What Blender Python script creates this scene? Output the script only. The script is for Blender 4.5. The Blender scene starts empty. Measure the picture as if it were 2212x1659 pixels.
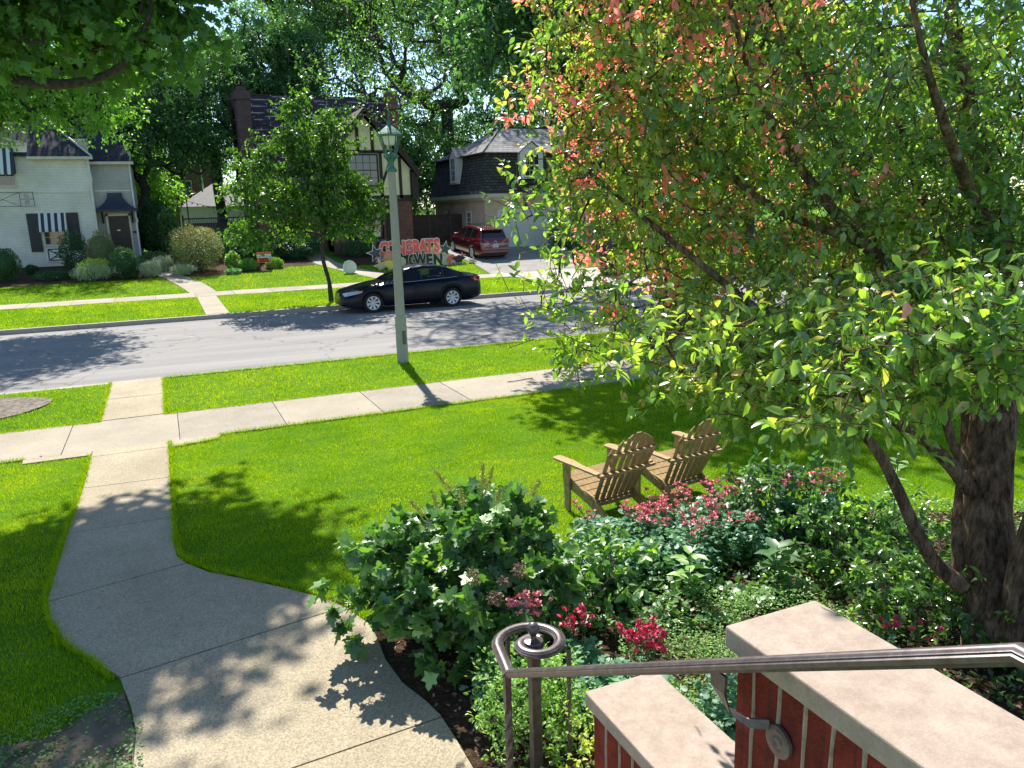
import bpy, bmesh, math, random
import numpy as np
from mathutils import Vector, Matrix
PI = math.pi
S = bpy.context.scene
COL = S.collection
rng = np.random.default_rng(7)
random.seed(7)
# ------------------------------------------------------------------ camera
CX = np.array([0.91396399, -0.11339065, 0.38963109])
CY = np.array([-0.40479153, -0.18726312, 0.89502868])
CN = np.array([0.02852436, 0.97574335, 0.21705132])
F = 1694.0; H = 3.12
cam_d = bpy.data.cameras.new('camera'); cam = bpy.data.objects.new('camera', cam_d); COL.objects.link(cam)
R = Matrix(((CX[0], -CX[1], -CX[2]), (CY[0], -CY[1], -CY[2]), (-CN[0], CN[1], CN[2])))
cam.matrix_world = Matrix.Translation((0, 0, H)) @ R.to_4x4()
cam_d.sensor_width = 36.0; cam_d.lens = 36.0 * F / 2212.0; cam_d.clip_start = 0.05; cam_d.clip_end = 2000
S.camera = cam
def proj(x, y, z):
    dz = H - z
    cx = CX[0]*x + CY[0]*y + CN[0]*dz; cy = CX[1]*x + CY[1]*y + CN[1]*dz; cz = CX[2]*x + CY[2]*y + CN[2]*dz
    cz = np.where(cz < 0.05, 0.05, cz)
    return 1106 + F*cx/cz, 829.5 + F*cy/cz, cz
# ------------------------------------------------------------------ render / light
S.view_settings.view_transform = 'Standard'; S.view_settings.look = 'None'
S.view_settings.exposure = 0.0; S.view_settings.gamma = 1
S.render.engine = 'CYCLES'
S.cycles.max_bounces = 6; S.cycles.transparent_max_bounces = 6; S.cycles.diffuse_bounces = 4
S.cycles.glossy_bounces = 3; S.cycles.transmission_bounces = 5
S.cycles.use_adaptive_sampling = True; S.cycles.use_denoising = True
S.cycles.sample_clamp_indirect = 6; S.cycles.volume_bounces = 0; S.cycles.volume_step_rate = 5
HAZE = 0
S.render.use_persistent_data = False
SUN_EL = math.radians(49); SUN_AZ = math.atan2(0.145, 0.989)
w = bpy.data.worlds.new('World'); S.world = w; w.use_nodes = True
nt = w.node_tree; bg = nt.nodes['Background']
sk = nt.nodes.new('ShaderNodeTexSky'); sk.sky_type = 'NISHITA'; sk.sun_disc = False
sk.sun_elevation = SUN_EL; sk.sun_rotation = SUN_AZ; sk.air_density = 1.0; sk.dust_density = 0.15; sk.ozone_density = 3.0
nt.links.new(sk.outputs[0], bg.inputs[0]); bg.inputs[1].default_value = 0.115
sd = bpy.data.lights.new('sun', 'SUN'); so = bpy.data.objects.new('sun', sd); COL.objects.link(so)
sd.energy = 5.0; sd.angle = math.radians(0.53); sd.color = (1.0, 0.95, 0.86)
sdir = Vector((math.sin(SUN_AZ)*math.cos(SUN_EL), math.cos(SUN_AZ)*math.cos(SUN_EL), math.sin(SUN_EL)))
so.rotation_euler = sdir.to_track_quat('Z', 'Y').to_euler(); so.location = (5, 30, 40)
S.view_settings.exposure = 0.95
# ------------------------------------------------------------------ tagging
def tag(o, label=None, cat=None, group=None, kind=None):
    if label: o['label'] = label
    if cat: o['category'] = cat
    if group: o['group'] = group
    if kind: o['kind'] = kind
    return o
def empty(name, loc, label, cat, rz=0, group=None):
    o = bpy.data.objects.new(name, None); COL.objects.link(o); o.empty_display_size = 0.2
    o.location = loc; o.rotation_euler = (0, 0, rz)
    return tag(o, label, cat, group)
def link(name, me, parent=None):
    o = bpy.data.objects.new(name, me); COL.objects.link(o)
    if parent is not None: o.parent = parent
    return o
def copy_tree(o, parent=None):
    c = o.copy(); COL.objects.link(c)
    if parent is not None: c.parent = parent
    for ch in list(o.children): copy_tree(ch, c)
    return c
# ------------------------------------------------------------------ materials
def newmat(name):
    m = bpy.data.materials.new(name); m.use_nodes = True
    return m, m.node_tree, m.node_tree.nodes['Principled BSDF']
def N(nt, t, **kw):
    n = nt.nodes.new(t)
    for k, v in kw.items(): setattr(n, k, v)
    return n
def ramp(nt, fac, stops):
    r = N(nt, 'ShaderNodeValToRGB'); cr = r.color_ramp
    while len(cr.elements) < len(stops): cr.elements.new(0.5)
    for e, (p, c) in zip(cr.elements, stops): e.position = p; e.color = (*c, 1)
    if fac is not None: nt.links.new(fac, r.inputs[0])
    return r.outputs[0]
def mixc(nt, fac, a, b, mode='MIX'):
    m = N(nt, 'ShaderNodeMix'); m.data_type = 'RGBA'; m.blend_type = mode
    for s, v in ((0, fac), (6, a), (7, b)):
        if hasattr(v, 'node'): nt.links.new(v, m.inputs[s])
        else: m.inputs[s].default_value = v if s == 0 else (*v, 1)
    return m.outputs[2]
def noise(nt, scale, detail=4, rough=0.55, vec=None):
    n = N(nt, 'ShaderNodeTexNoise'); n.inputs['Scale'].default_value = scale
    n.inputs['Detail'].default_value = detail; n.inputs['Roughness'].default_value = rough
    if vec is None:
        tc = N(nt, 'ShaderNodeTexCoord'); vec = tc.outputs['Object']
    nt.links.new(vec, n.inputs['Vector']); return n.outputs[0]
def bump(nt, h, b, strength=0.3, dist=0.01):
    n = N(nt, 'ShaderNodeBump'); n.inputs['Strength'].default_value = strength; n.inputs['Distance'].default_value = dist
    nt.links.new(h, n.inputs['Height']); nt.links.new(n.outputs[0], b.inputs['Normal'])
def spec(b, v):
    b.inputs['Specular IOR Level'].default_value = v
def mat(name, c, rough=0.6, metal=0.0, sp=0.5, var=0.0, vs=4.0, bs=0.0, bscale=60.0, c2=None, coat=0.0):
    m, nt, b = newmat(name)
    b.inputs['Roughness'].default_value = rough; b.inputs['Metallic'].default_value = metal; spec(b, sp)
    if coat: b.inputs['Coat Weight'].default_value = coat; b.inputs['Coat Roughness'].default_value = 0.06
    if var > 0 or c2:
        n = noise(nt, vs)
        d = c2 or tuple(x*(1-var) for x in c)
        nt.links.new(ramp(nt, n, [(0.33, d), (0.68, tuple(min(1, x*(1+var*0.4)) for x in c))]), b.inputs['Base Color'])
    else: b.inputs['Base Color'].default_value = (*c, 1)
    if bs > 0: bump(nt, noise(nt, bscale, 3), b, bs, 0.005)
    return m
def wallmap(nt):
    tc = N(nt, 'ShaderNodeTexCoord'); g = N(nt, 'ShaderNodeNewGeometry')
    a = N(nt, 'ShaderNodeSeparateXYZ'); nt.links.new(tc.outputs['Object'], a.inputs[0])
    b = N(nt, 'ShaderNodeSeparateXYZ'); nt.links.new(g.outputs['True Normal'], b.inputs[0])
    ax = N(nt, 'ShaderNodeMath', operation='ABSOLUTE'); nt.links.new(b.outputs[0], ax.inputs[0])
    ay = N(nt, 'ShaderNodeMath', operation='ABSOLUTE'); nt.links.new(b.outputs[1], ay.inputs[0])
    gt = N(nt, 'ShaderNodeMath', operation='GREATER_THAN'); nt.links.new(ax.outputs[0], gt.inputs[0]); nt.links.new(ay.outputs[0], gt.inputs[1])
    mx = N(nt, 'ShaderNodeMix'); nt.links.new(gt.outputs[0], mx.inputs[0]); nt.links.new(a.outputs[0], mx.inputs[2]); nt.links.new(a.outputs[1], mx.inputs[3])
    c = N(nt, 'ShaderNodeCombineXYZ'); nt.links.new(mx.outputs[0], c.inputs[0]); nt.links.new(a.outputs[2], c.inputs[1])
    return c.outputs[0]
def brickmat(name, c1, c2, mortar, bw, rh, ms=0.02, off=0.5, rough=0.85, bs=0.6, bd=0.006, vs=1.2, c3=None, fine=0.0, vmul=1.0, streak=False):
    m, nt, b = newmat(name); b.inputs['Roughness'].default_value = rough; spec(b, 0.25)
    v = wallmap(nt)
    t = N(nt, 'ShaderNodeTexBrick'); t.offset = off; nt.links.new(v, t.inputs['Vector'])
    t.inputs['Scale'].default_value = 1.0; t.inputs['Brick Width'].default_value = bw; t.inputs['Row Height'].default_value = rh
    t.inputs['Mortar Size'].default_value = ms; t.inputs['Mortar Smooth'].default_value = 0.15; t.inputs['Bias'].default_value = 0
    t.inputs['Color1'].default_value = (*c1, 1); t.inputs['Color2'].default_value = (*c2, 1); t.inputs['Mortar'].default_value = (*mortar, 1)
    col = t.outputs[0]
    if streak:   # edges of the courses show pale only in broken stretches
        mp = N(nt, 'ShaderNodeMapping'); mp.inputs['Scale'].default_value = (1.4, 4.8, 1); nt.links.new(v, mp.inputs[0])
        sn = noise(nt, 1.0, 3, .6, mp.outputs[0]); mk = ramp(nt, sn, [(.50, (0,0,0)), (.56, (1,1,1))])
        col = mixc(nt, mk, c2, col)
    n = noise(nt, vs, 5)
    col = mixc(nt, 0.8, col, ramp(nt, n, [(0.3, (0.72*vmul,)*3), (0.7, (1.12,)*3)]), 'MULTIPLY')
    nt.links.new(col, b.inputs['Base Color'])
    inv = N(nt, 'ShaderNodeMath', operation='MULTIPLY_ADD'); inv.inputs[1].default_value = -1; inv.inputs[2].default_value = 1
    nt.links.new(t.outputs[1], inv.inputs[0]); hsrc = inv.outputs[0]
    if fine:
        n2 = noise(nt, fine, 4); ad = N(nt, 'ShaderNodeMath', operation='MULTIPLY_ADD'); ad.inputs[1].default_value = 1.3
        nt.links.new(n2, ad.inputs[0]); nt.links.new(hsrc, ad.inputs[2]); hsrc = ad.outputs[0]
    bump(nt, hsrc, b, bs, bd)
    return m
def leafmat(name, stops, trans=0.45, rough=0.4, sp=0.5, vtint=True, tboost=1.6, tcol=(1.15,1.1,.45)):
    """leaves: reflecting plus light passing through the blade; colour by the per-leaf 'tint' attribute"""
    m, nt, b = newmat(name)
    at = N(nt, 'ShaderNodeAttribute', attribute_name='tint')
    col = ramp(nt, at.outputs['Fac'], stops)
    hv = N(nt, 'ShaderNodeHueSaturation'); hv.inputs['Saturation'].default_value = .84; hv.inputs['Value'].default_value = 1.08; nt.links.new(col, hv.inputs['Color'])
    nt.links.new(hv.outputs[0] if name != 'grass' else col, b.inputs['Base Color']); b.inputs['Roughness'].default_value = rough; spec(b, sp)
    tr = N(nt, 'ShaderNodeBsdfTranslucent')
    hs = mixc(nt, 1.0, col, tuple(tboost*q for q in tcol), 'MULTIPLY')
    nt.links.new(hs, tr.inputs[0])
    mx = N(nt, 'ShaderNodeMixShader'); mx.inputs[0].default_value = trans
    nt.links.new(b.outputs[0], mx.inputs[1]); nt.links.new(tr.outputs[0], mx.inputs[2])
    nt.links.new(mx.outputs[0], nt.nodes['Material Output'].inputs['Surface'])
    return m
def glassmat(name, c=(0.02, 0.025, 0.03), rough=0.04):
    m, nt, b = newmat(name); b.inputs['Base Color'].default_value = (*c, 1); b.inputs['Roughness'].default_value = rough; spec(b, 0.9)
    return m
def clearglass(name, t=0.55, tint=(0.75, 0.85, 0.85)):
    m, nt, b = newmat(name); nt.nodes.remove(b)
    g = N(nt, 'ShaderNodeBsdfGlossy'); g.inputs['Roughness'].default_value = 0.03
    tr = N(nt, 'ShaderNodeBsdfTransparent'); tr.inputs[0].default_value = (*[x*t for x in tint], 1)
    fr = N(nt, 'ShaderNodeFresnel'); fr.inputs[0].default_value = 1.5
    mx = N(nt, 'ShaderNodeMixShader'); nt.links.new(fr.outputs[0], mx.inputs[0]); nt.links.new(tr.outputs[0], mx.inputs[1]); nt.links.new(g.outputs[0], mx.inputs[2])
    nt.links.new(mx.outputs[0], nt.nodes['Material Output'].inputs['Surface'])
    return m
# ------------------------------------------------------------------ mesh building
def np_mesh(name, V, T, mats, tint=None, smooth=False):
    """triangle soup V (n,3), T (m,3) -> mesh"""
    me = bpy.data.meshes.new(name); V = np.asarray(V, np.float32); T = np.asarray(T, np.int32)
    me.vertices.add(len(V)); me.vertices.foreach_set('co', V.ravel())
    me.loops.add(T.size); me.loops.foreach_set('vertex_index', T.ravel())
    me.polygons.add(len(T)); me.polygons.foreach_set('loop_start', np.arange(0, T.size, 3, dtype=np.int32))
    if smooth: me.polygons.foreach_set('use_smooth', np.ones(len(T), bool))
    if tint is not None:
        a = me.attributes.new('tint', 'FLOAT', 'POINT'); a.data.foreach_set('value', np.asarray(tint, np.float32))
    for m in (mats if isinstance(mats, (list, tuple)) else [mats]): me.materials.append(m)
    me.update(calc_edges=True)
    return me
class MB:
    def __init__(s): s.v = []; s.f = []; s.mi = []; s.cur = 0
    def add(s, vs, fs):
        b = len(s.v); s.v += [tuple(v) for v in vs]
        for f in fs: s.f.append(tuple(b+i for i in f)); s.mi.append(s.cur)
        return s
    def box(s, x0, x1, y0, y1, z0, z1):
        return s.add([(x0,y0,z0),(x1,y0,z0),(x1,y1,z0),(x0,y1,z0),(x0,y0,z1),(x1,y0,z1),(x1,y1,z1),(x0,y1,z1)],
                     [(0,3,2,1),(4,5,6,7),(0,1,5,4),(1,2,6,5),(2,3,7,6),(3,0,4,7)])
    def bar(s, a, b, wx, wz, up=(0,0,1)):
        """box of section wx (side) x wz (up) from a to b"""
        a = Vector(a); b = Vector(b); d = (b-a).normalized(); u = Vector(up)
        sd = d.cross(u)
        if sd.length < 1e-4: sd = d.cross(Vector((1,0,0)))
        sd.normalize(); u = sd.cross(d).normalized()
        vs = []
        for p in (a, b):
            for i, j in ((-1,-1),(1,-1),(1,1),(-1,1)): vs.append(p + sd*(i*wx/2) + u*(j*wz/2))
        return s.add(vs, [(0,1,2,3),(7,6,5,4),(0,4,5,1),(1,5,6,2),(2,6,7,3),(3,7,4,0)])
    def prism(s, poly, z0, z1):
        n = len(poly)
        ar = sum(poly[i][0]*poly[(i+1)%n][1]-poly[(i+1)%n][0]*poly[i][1] for i in range(n))
        if ar < 0: poly = poly[::-1]
        vs = [(x,y,z0) for x,y in poly] + [(x,y,z1) for x,y in poly]
        return s.add(vs, [tuple(range(n))[::-1], tuple(range(n,2*n))] + [(i,(i+1)%n,n+(i+1)%n,n+i) for i in range(n)])
    def plate(s, poly, axis, a0, a1):
        """polygon in the plane across 'y' (x,z) or 'x' (y,z), extruded from a0 to a1"""
        n = len(poly)
        def P(p, a): return (p[0], a, p[1]) if axis == 'y' else (a, p[0], p[1])
        vs = [P(p, a0) for p in poly] + [P(p, a1) for p in poly]
        return s.add(vs, [tuple(range(n)), tuple(range(n,2*n))[::-1]] + [(i,n+i,n+(i+1)%n,(i+1)%n) for i in range(n)])
    def tube(s, pts, r, n=8, cap=True):
        pts = [Vector(p) for p in pts]; rs = r if isinstance(r, (list, tuple)) else [r]*len(pts)
        b = len(s.v); pu = None
        for i, p in enumerate(pts):
            d = (pts[min(i+1, len(pts)-1)] - pts[max(i-1, 0)]).normalized()
            u = Vector((0,0,1)) if pu is None else pu
            if abs(d.dot(u)) > 0.98: u = Vector((1,0,0)) if abs(d.x) < 0.9 else Vector((0,1,0))
            sd = d.cross(u).normalized(); u = sd.cross(d).normalized(); pu = u
            for k in range(n):
                a = 2*PI*k/n; s.v.append(tuple(p + sd*(math.cos(a)*rs[i]) + u*(math.sin(a)*rs[i])))
        for i in range(len(pts)-1):
            for k in range(n):
                s.f.append((b+i*n+k, b+i*n+(k+1)%n, b+(i+1)*n+(k+1)%n, b+(i+1)*n+k)); s.mi.append(s.cur)
        if cap:
            s.f.append(tuple(b+k for k in range(n))[::-1]); s.mi.append(s.cur)
            s.f.append(tuple(b+(len(pts)-1)*n+k for k in range(n))); s.mi.append(s.cur)
        return s
    def lathe(s, prof, n=16, c=(0,0,0), axis='z', cap=True):
        b = len(s.v)
        for r, z in prof:
            for k in range(n):
                a = 2*PI*k/n; x, y = r*math.cos(a), r*math.sin(a)
                s.v.append((c[0]+x, c[1]+y, c[2]+z) if axis == 'z' else (c[0]+x, c[1]+z, c[2]+y))
        for i in range(len(prof)-1):
            for k in range(n):
                s.f.append((b+i*n+k, b+i*n+(k+1)%n, b+(i+1)*n+(k+1)%n, b+(i+1)*n+k)); s.mi.append(s.cur)
        if not cap: return s
        s.f.append(tuple(b+k for k in range(n))[::-1]); s.mi.append(s.cur)
        s.f.append(tuple(b+(len(prof)-1)*n+k for k in range(n))); s.mi.append(s.cur)
        return s
    def ball(s, c, r, n=14, sz=1.0):
        return s.lathe([(max(1e-3, r*math.sin(PI*i/8)), -r*sz*math.cos(PI*i/8)) for i in range(9)], n, c)
    def build(s, name, m, parent=None, smooth=False, bevel=0, seg=2, fix=True):
        me = bpy.data.meshes.new(name); me.from_pydata(s.v, [], s.f)
        for x in (m if isinstance(m, (list, tuple)) else [m]): me.materials.append(x)
        if any(s.mi): me.polygons.foreach_set('material_index', s.mi)
        if fix:
            bm = bmesh.new(); bm.from_mesh(me); bmesh.ops.recalc_face_normals(bm, faces=bm.faces); bm.to_mesh(me); bm.free()
        if smooth:
            me.polygons.foreach_set('use_smooth', [True]*len(me.polygons))
            try: me.set_sharp_from_angle(angle=math.radians(38))
            except Exception: pass
        me.update()
        o = link(name, me, parent)
        if bevel:
            b = o.modifiers.new('bevel', 'BEVEL'); b.width = bevel; b.segments = seg; b.limit_method = 'ANGLE'
        return o
def pip(poly, x, y):
    poly = np.asarray(poly); n = len(poly); ins = np.zeros(len(x), bool); j = n-1
    for i in range(n):
        xi, yi = poly[i]; xj, yj = poly[j]
        c = ((yi > y) != (yj > y)) & (x < (xj-xi)*(y-yi)/(yj-yi+1e-12)+xi); ins ^= c; j = i
    return ins
# leaf shapes: (verts, triangles); x along the leaf, y across, z normal
def fold(vs, z=0.1):
    return [(x, y, z*abs(y)*2 - 0.12*x*x) for x, y in vs]
OVAL = (np.array([(0,0,0),(.35,0,-.03),(.7,0,-.09),(1,0,-.2),(.3,.25,.06),(.68,.21,-.0),(.3,-.25,.06),(.68,-.21,.0)]),
        np.array([(0,6,1),(0,1,4),(1,6,7),(1,7,2),(1,2,5),(1,5,4),(2,7,3),(2,3,5)]))
RHOMB = (np.array([(0,0,0),(.45,.3,.07),(1,0,-.1),(.45,-.3,.07)]), np.array([(0,3,2),(0,2,1)]))
def star(pts):
    vs = [(0.35,0,0)] + fold(pts, .07); n = len(pts)
    return np.array(vs), np.array([(0, 1+i, 1+(i+1) % n) for i in range(n)])
LOBED = star([(0,0),(.05,-.3),(.0,-.5),(.3,-.38),(.55,-.55),(.6,-.2),(.8,-.2),(1,0),(.8,.2),(.6,.2),(.55,.55),(.3,.38),(.0,.5),(.05,.3)])
ROUND3 = star([(0,0),(.1,-.4),(.35,-.5),(.45,-.25),(.75,-.38),(.95,-.1),(.9,.2),(.7,.38),(.45,.25),(.35,.5),(.1,.4)])
def scatter(tm, pos, dr, up, size, tint, width=1.0):
    tv, tf = tm; n = len(pos)
    d = dr/np.linalg.norm(dr, axis=1, keepdims=True)
    y = np.cross(up, d); y /= np.linalg.norm(y, axis=1, keepdims=True)+1e-9
    z = np.cross(d, y)
    size = np.broadcast_to(size, (n,)); 
    V = pos[:,None,:] + size[:,None,None]*(tv[None,:,0:1]*d[:,None,:] + width*tv[None,:,1:2]*y[:,None,:] + tv[None,:,2:3]*z[:,None,:])
    T = tf[None] + (np.arange(n)*len(tv))[:,None,None]
    return V.reshape(-1,3), T.reshape(-1,3), np.repeat(np.broadcast_to(tint, (n,)), len(tv))
def joinVT(parts):
    Vs, Ts, Cs = [], [], []; o = 0
    for V, T, C in parts: Vs.append(V); Ts.append(T+o); Cs.append(C); o += len(V)
    return np.concatenate(Vs), np.concatenate(Ts), np.concatenate(Cs)
def unit(n): 
    v = rng.normal(size=(n,3)); return v/np.linalg.norm(v, axis=1, keepdims=True)
def limbs(A, B, ra, rb, sides=6):
    """tapered prisms from A to B"""
    n = len(A); d = B-A; L = np.linalg.norm(d, axis=1, keepdims=True)+1e-9; d = d/L
    ref = np.where(np.abs(d[:,2:3]) > .9, np.array([[1.,0,0]]), np.array([[0,0,1.]]))
    s = np.cross(d, ref); s /= np.linalg.norm(s, axis=1, keepdims=True); u = np.cross(s, d)
    a = np.arange(sides)*2*PI/sides
    ring = np.cos(a)[None,:,None]*s[:,None,:] + np.sin(a)[None,:,None]*u[:,None,:]
    V = np.concatenate([A[:,None]+ring*ra[:,None,None], B[:,None]+ring*rb[:,None,None]], 1).reshape(-1,3)
    k = np.arange(sides); k2 = (k+1) % sides
    t = np.concatenate([np.stack([k, k2, sides+k2], 1), np.stack([k, sides+k2, sides+k], 1)])
    T = (t[None] + (np.arange(n)*2*sides)[:,None,None]).reshape(-1,3)
    return V, T, np.zeros(len(V))
# ------------------------------------------------------------------ ground, road, pavements
def gz(y): return 0.0 if y < 36.6 else min(0.09*(y-36.6), 1.25)
def gzv(y): return np.clip(0.09*(np.asarray(y)-36.6), 0, 1.25)
# turf-coloured soil
m, nt, b = newmat('turf'); b.inputs['Roughness'].default_value = 0.95; spec(b, 0.1)
n1 = noise(nt, 0.9, 5); n2 = noise(nt, 26, 4, .7)
c = ramp(nt, n1, [(0.3, (0.055, 0.15, 0.008)), (0.7, (0.10, 0.22, 0.010))])
c = mixc(nt, 0.7, c, ramp(nt, n2, [(0.3, (0.55, 0.6, 0.5)), (0.7, (1.25, 1.2, 1.1))]), 'MULTIPLY')
nt.links.new(c, b.inputs['Base Color']); bump(nt, n2, b, 0.8, 0.03); M_TURF = m
prof = [(-30,0),(-2,0),(17.02,0),(17.02,-.135),(27.72,-.135),(27.72,0),(36.6,0),(50.5,1.25),(120,1.25),(600,6)]
mb = MB(); vs = [(x,y,z) for x in (-300,300) for y,z in prof]; k = len(prof)
mb.add(vs, [(i,k+i,k+i+1,i+1) for i in range(k-1)]); tag(mb.build('ground', M_TURF, fix=False), kind='structure')
# asphalt
m, nt, b = newmat('asphalt'); b.inputs['Roughness'].default_value = 0.9; spec(b, 0.25)
tc = N(nt, 'ShaderNodeTexCoord'); mp = N(nt, 'ShaderNodeMapping'); mp.inputs['Scale'].default_value = (0.12, 1.3, 1); nt.links.new(tc.outputs['Object'], mp.inputs[0])
st = noise(nt, 1.0, 5, .6, mp.outputs[0]); ag = noise(nt, 90, 3, .8)
vo = N(nt, 'ShaderNodeTexVoronoi'); vo.feature = 'DISTANCE_TO_EDGE'; vo.inputs['Scale'].default_value = 0.22
mp2 = N(nt, 'ShaderNodeMapping'); mp2.inputs['Scale'].default_value = (1, 0.6, 1)
nw = N(nt, 'ShaderNodeTexNoise'); nw.inputs['Scale'].default_value = 1.6; nt.links.new(tc.outputs['Object'], nw.inputs[0])
av = mixc(nt, 0.25, (0, 0, 0), (1, 1, 1)); ad = N(nt, 'ShaderNodeVectorMath', operation='MULTIPLY_ADD'); ad.inputs[1].default_value = (1.2, 1.2, 0)
nt.links.new(nw.outputs[1], ad.inputs[0]); nt.links.new(tc.outputs['Object'], ad.inputs[2]); nt.links.new(ad.outputs[0], vo.inputs['Vector'])
c = ramp(nt, st, [(0.3, (0.21, 0.20, 0.195)), (0.7, (0.30, 0.285, 0.27))])
c = mixc(nt, 0.55, c, ramp(nt, ag, [(0.35, (0.55,)*3), (0.65, (1.35,)*3)]), 'MULTIPLY')
c = mixc(nt, ramp(nt, vo.outputs[0], [(0.0, (0.7,)*3), (0.006, (0, 0, 0))]), c, (0.09, 0.085, 0.085))
nt.links.new(c, b.inputs['Base Color']); bump(nt, ag, b, 0.5, 0.01); M_ASPH = m
mb = MB(); mb.box(-300, 300, 17.16, 27.58, -.17, -.125); tag(mb.build('road', M_ASPH), kind='structure')
# concrete
def concrete(name, lo, hi, peb=0.5, sc=70, spk=(0.75, 1.2)):
    m, nt, b = newmat(name); b.inputs['Roughness'].default_value = 0.88; spec(b, 0.25)
    a = noise(nt, 0.8, 6, .65); f = noise(nt, sc, 4, .75)
    v = N(nt, 'ShaderNodeTexVoronoi'); v.inputs['Scale'].default_value = sc*1.1
    tc = N(nt, 'ShaderNodeTexCoord'); nt.links.new(tc.outputs['Object'], v.inputs['Vector'])
    c = ramp(nt, a, [(0.3, lo), (0.7, hi)])
    c = mixc(nt, peb, c, ramp(nt, f, [(0.32, (spk[0],)*3), (0.66, (spk[1],)*3)]), 'MULTIPLY')
    c = mixc(nt, peb*0.8, c, ramp(nt, v.outputs['Color'], [(0.05, (0.6, 0.56, 0.5)), (0.5, (1, 1, 1)), (0.95, (1.35, 1.3, 1.2))]), 'MULTIPLY')
    nt.links.new(c, b.inputs['Base Color']); bump(nt, f, b, 0.35, 0.006); return m
M_WALK = concrete('exposed_aggregate', (0.31, 0.26, 0.18), (0.43, 0.37, 0.265), 0.85, 85, (0.6, 1.25))
M_SIDE = concrete('sidewalk_concrete', (0.29, 0.25, 0.19), (0.39, 0.345, 0.27), 0.45, 60)
M_SIDE2 = concrete('sidewalk_concrete_worn', (0.245, 0.215, 0.17), (0.355, 0.315, 0.25), 0.6, 55)
M_CURB = concrete('curb_concrete', (0.30, 0.27, 0.24), (0.42, 0.385, 0.34), 0.6, 50)
M_JOINT = mat('joint_dirt', (0.05, 0.045, 0.03), 0.95, var=.4, vs=9)
def slabs(name, x0, x1, y0, y1, step, start, m, z0=-0.05, z1=0.018, gap=0.012, base=None):
    mb = MB(); mb.cur = 0
    x = start - math.ceil((start-x0)/step)*step
    while x < x1:
        a, b2 = max(x+gap/2, x0), min(x+step-gap/2, x1)
        dz = random.uniform(-.004, .004)
        mb.cur = 2 if random.random() < .4 else 0
        if b2 > a: mb.box(a, b2, y0, y1, z0, z1+dz)
        x += step
    mb.cur = 1; mb.box(x0, x1, y0+.01, y1-.01, z0-.02, z1-.016)
    return tag(mb.build(name, [m, M_JOINT, M_SIDE2 if m is M_SIDE else m]), kind='structure')
slabs('sidewalk_near', -60, 120, 11.93, 13.72, 1.512, -0.06, M_SIDE)
slabs('sidewalk_far', -70, 14.6, 34.42, 36.45, 1.52, 1.1, M_SIDE)
slabs('curb_near', -200, 300, 17.0, 17.16, 3.0, 0, M_CURB, -.2, 0.006)
slabs('curb_far', -200, 15.0, 27.58, 27.76, 3.0, 0.4, M_CURB, -.2, 0.012)
slabs('curb_far_right', 20.2, 300, 27.58, 27.76, 3.0, 0.4, M_CURB, -.2, 0.012)
def quadslab(mb, poly, z0=-.05, z1=.02): mb.prism(poly, z0, z1)
# walk from the steps to the street: five curved slabs
Rt = [(-.22,11.915),(-.22,10.16),(-.215,8.72),(-.215,7.95),(-.19,7.6),(-.12,7.40),(0.06,7.1),(0.35,6.79),(0.65,6.45),(0.9,6.13),(1.03,5.9),(1.14,5.56),(1.15,5.3),(1.13,5.0),(1.16,4.67),(1.24,4.41),(1.28,4.22),(1.29,3.9),(1.3,2.6)]
Lt = [(-1.18,11.915),(-1.17,10.23),(-1.2,8.72),(-1.21,7.9),(-1.21,7.2),(-1.15,6.8),(-1.0,6.32),(-.8,5.96),(-.6,5.62),(-.52,5.22),(-.48,4.9),(-.49,4.5),(-.49,4.0),(-.5,2.6)]
def seg(L, y1, y0):
    """points of an edge between two joint lines (y decreasing)"""
    out = []
    def at(y):
        for (xa, ya), (xb, yb) in zip(L, L[1:]):
            if yb <= y <= ya: t = (ya-y)/(ya-yb); return (xa+(xb-xa)*t, y)
        return L[-1] if y < L[-1][1] else L[0]
    out.append(at(y1)); out += [p for p in L if y0 < p[1] < y1]; out.append(at(y0)); return out
mb = MB(); g = .007
J = [((11.60, 11.60)), (10.22, 10.15), (8.72, 8.71), (7.13, 7.39), (5.60, 5.90), (4.08, 4.20), (2.6, 2.6)]   # (left y, right y)
prev = (11.915, 11.915)
for jl, jr in J:
    r = seg(Rt, prev[1]-g, jr+g); l = seg(Lt, prev[0]-g, jl+g)
    mb.prism(r + l[::-1], -.05, .02); prev = (jl, jr)
mb.cur = 1; mb.prism([(x-.01,y) for x,y in Rt] + [(x+.01,y) for x,y in Lt[::-1]], -.06, .006)
mb.cur = 0
mb.prism([(-1.19,11.915),(-2.02,11.915),(-2.0,11.72),(-1.19,11.72)], -.05, .019); mb.prism([(-.21,11.915),(-.21,11.55),(.45,11.72),(.5,11.915)], -.05, .019)
tag(mb.build('front_walk', [M_WALK, M_JOINT]), kind='structure')
mb = MB(); mb.box(-1.19,-.25,13.74,15.38,-.05,.02); mb.box(-1.19,-.25,15.4,16.985,-.05,.021); mb.cur=1; mb.box(-1.18,-.26,13.74,16.98,-.05,.008)
tag(mb.build('parkway_walk', [M_WALK, M_JOINT]), kind='structure')
def strip(name, pts, m, w=None, z=0.012, nseg=1):
    """surface strip following the ground slope; pts list of (left, right) pairs"""
    mb = MB(); vs = []
    for (a, b2) in pts:
        for p in (a, b2): vs.append((p[0], p[1], gz(p[1])+z))
    mb.add(vs, [(2*i, 2*i+1, 2*i+3, 2*i+2) for i in range(len(pts)-1)])
    o = mb.build(name, m, fix=False); return tag(o, kind='structure')
M_DRIVE = concrete('driveway_concrete', (0.33, 0.30, 0.265), (0.45, 0.41, 0.37), 0.6, 30)
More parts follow.
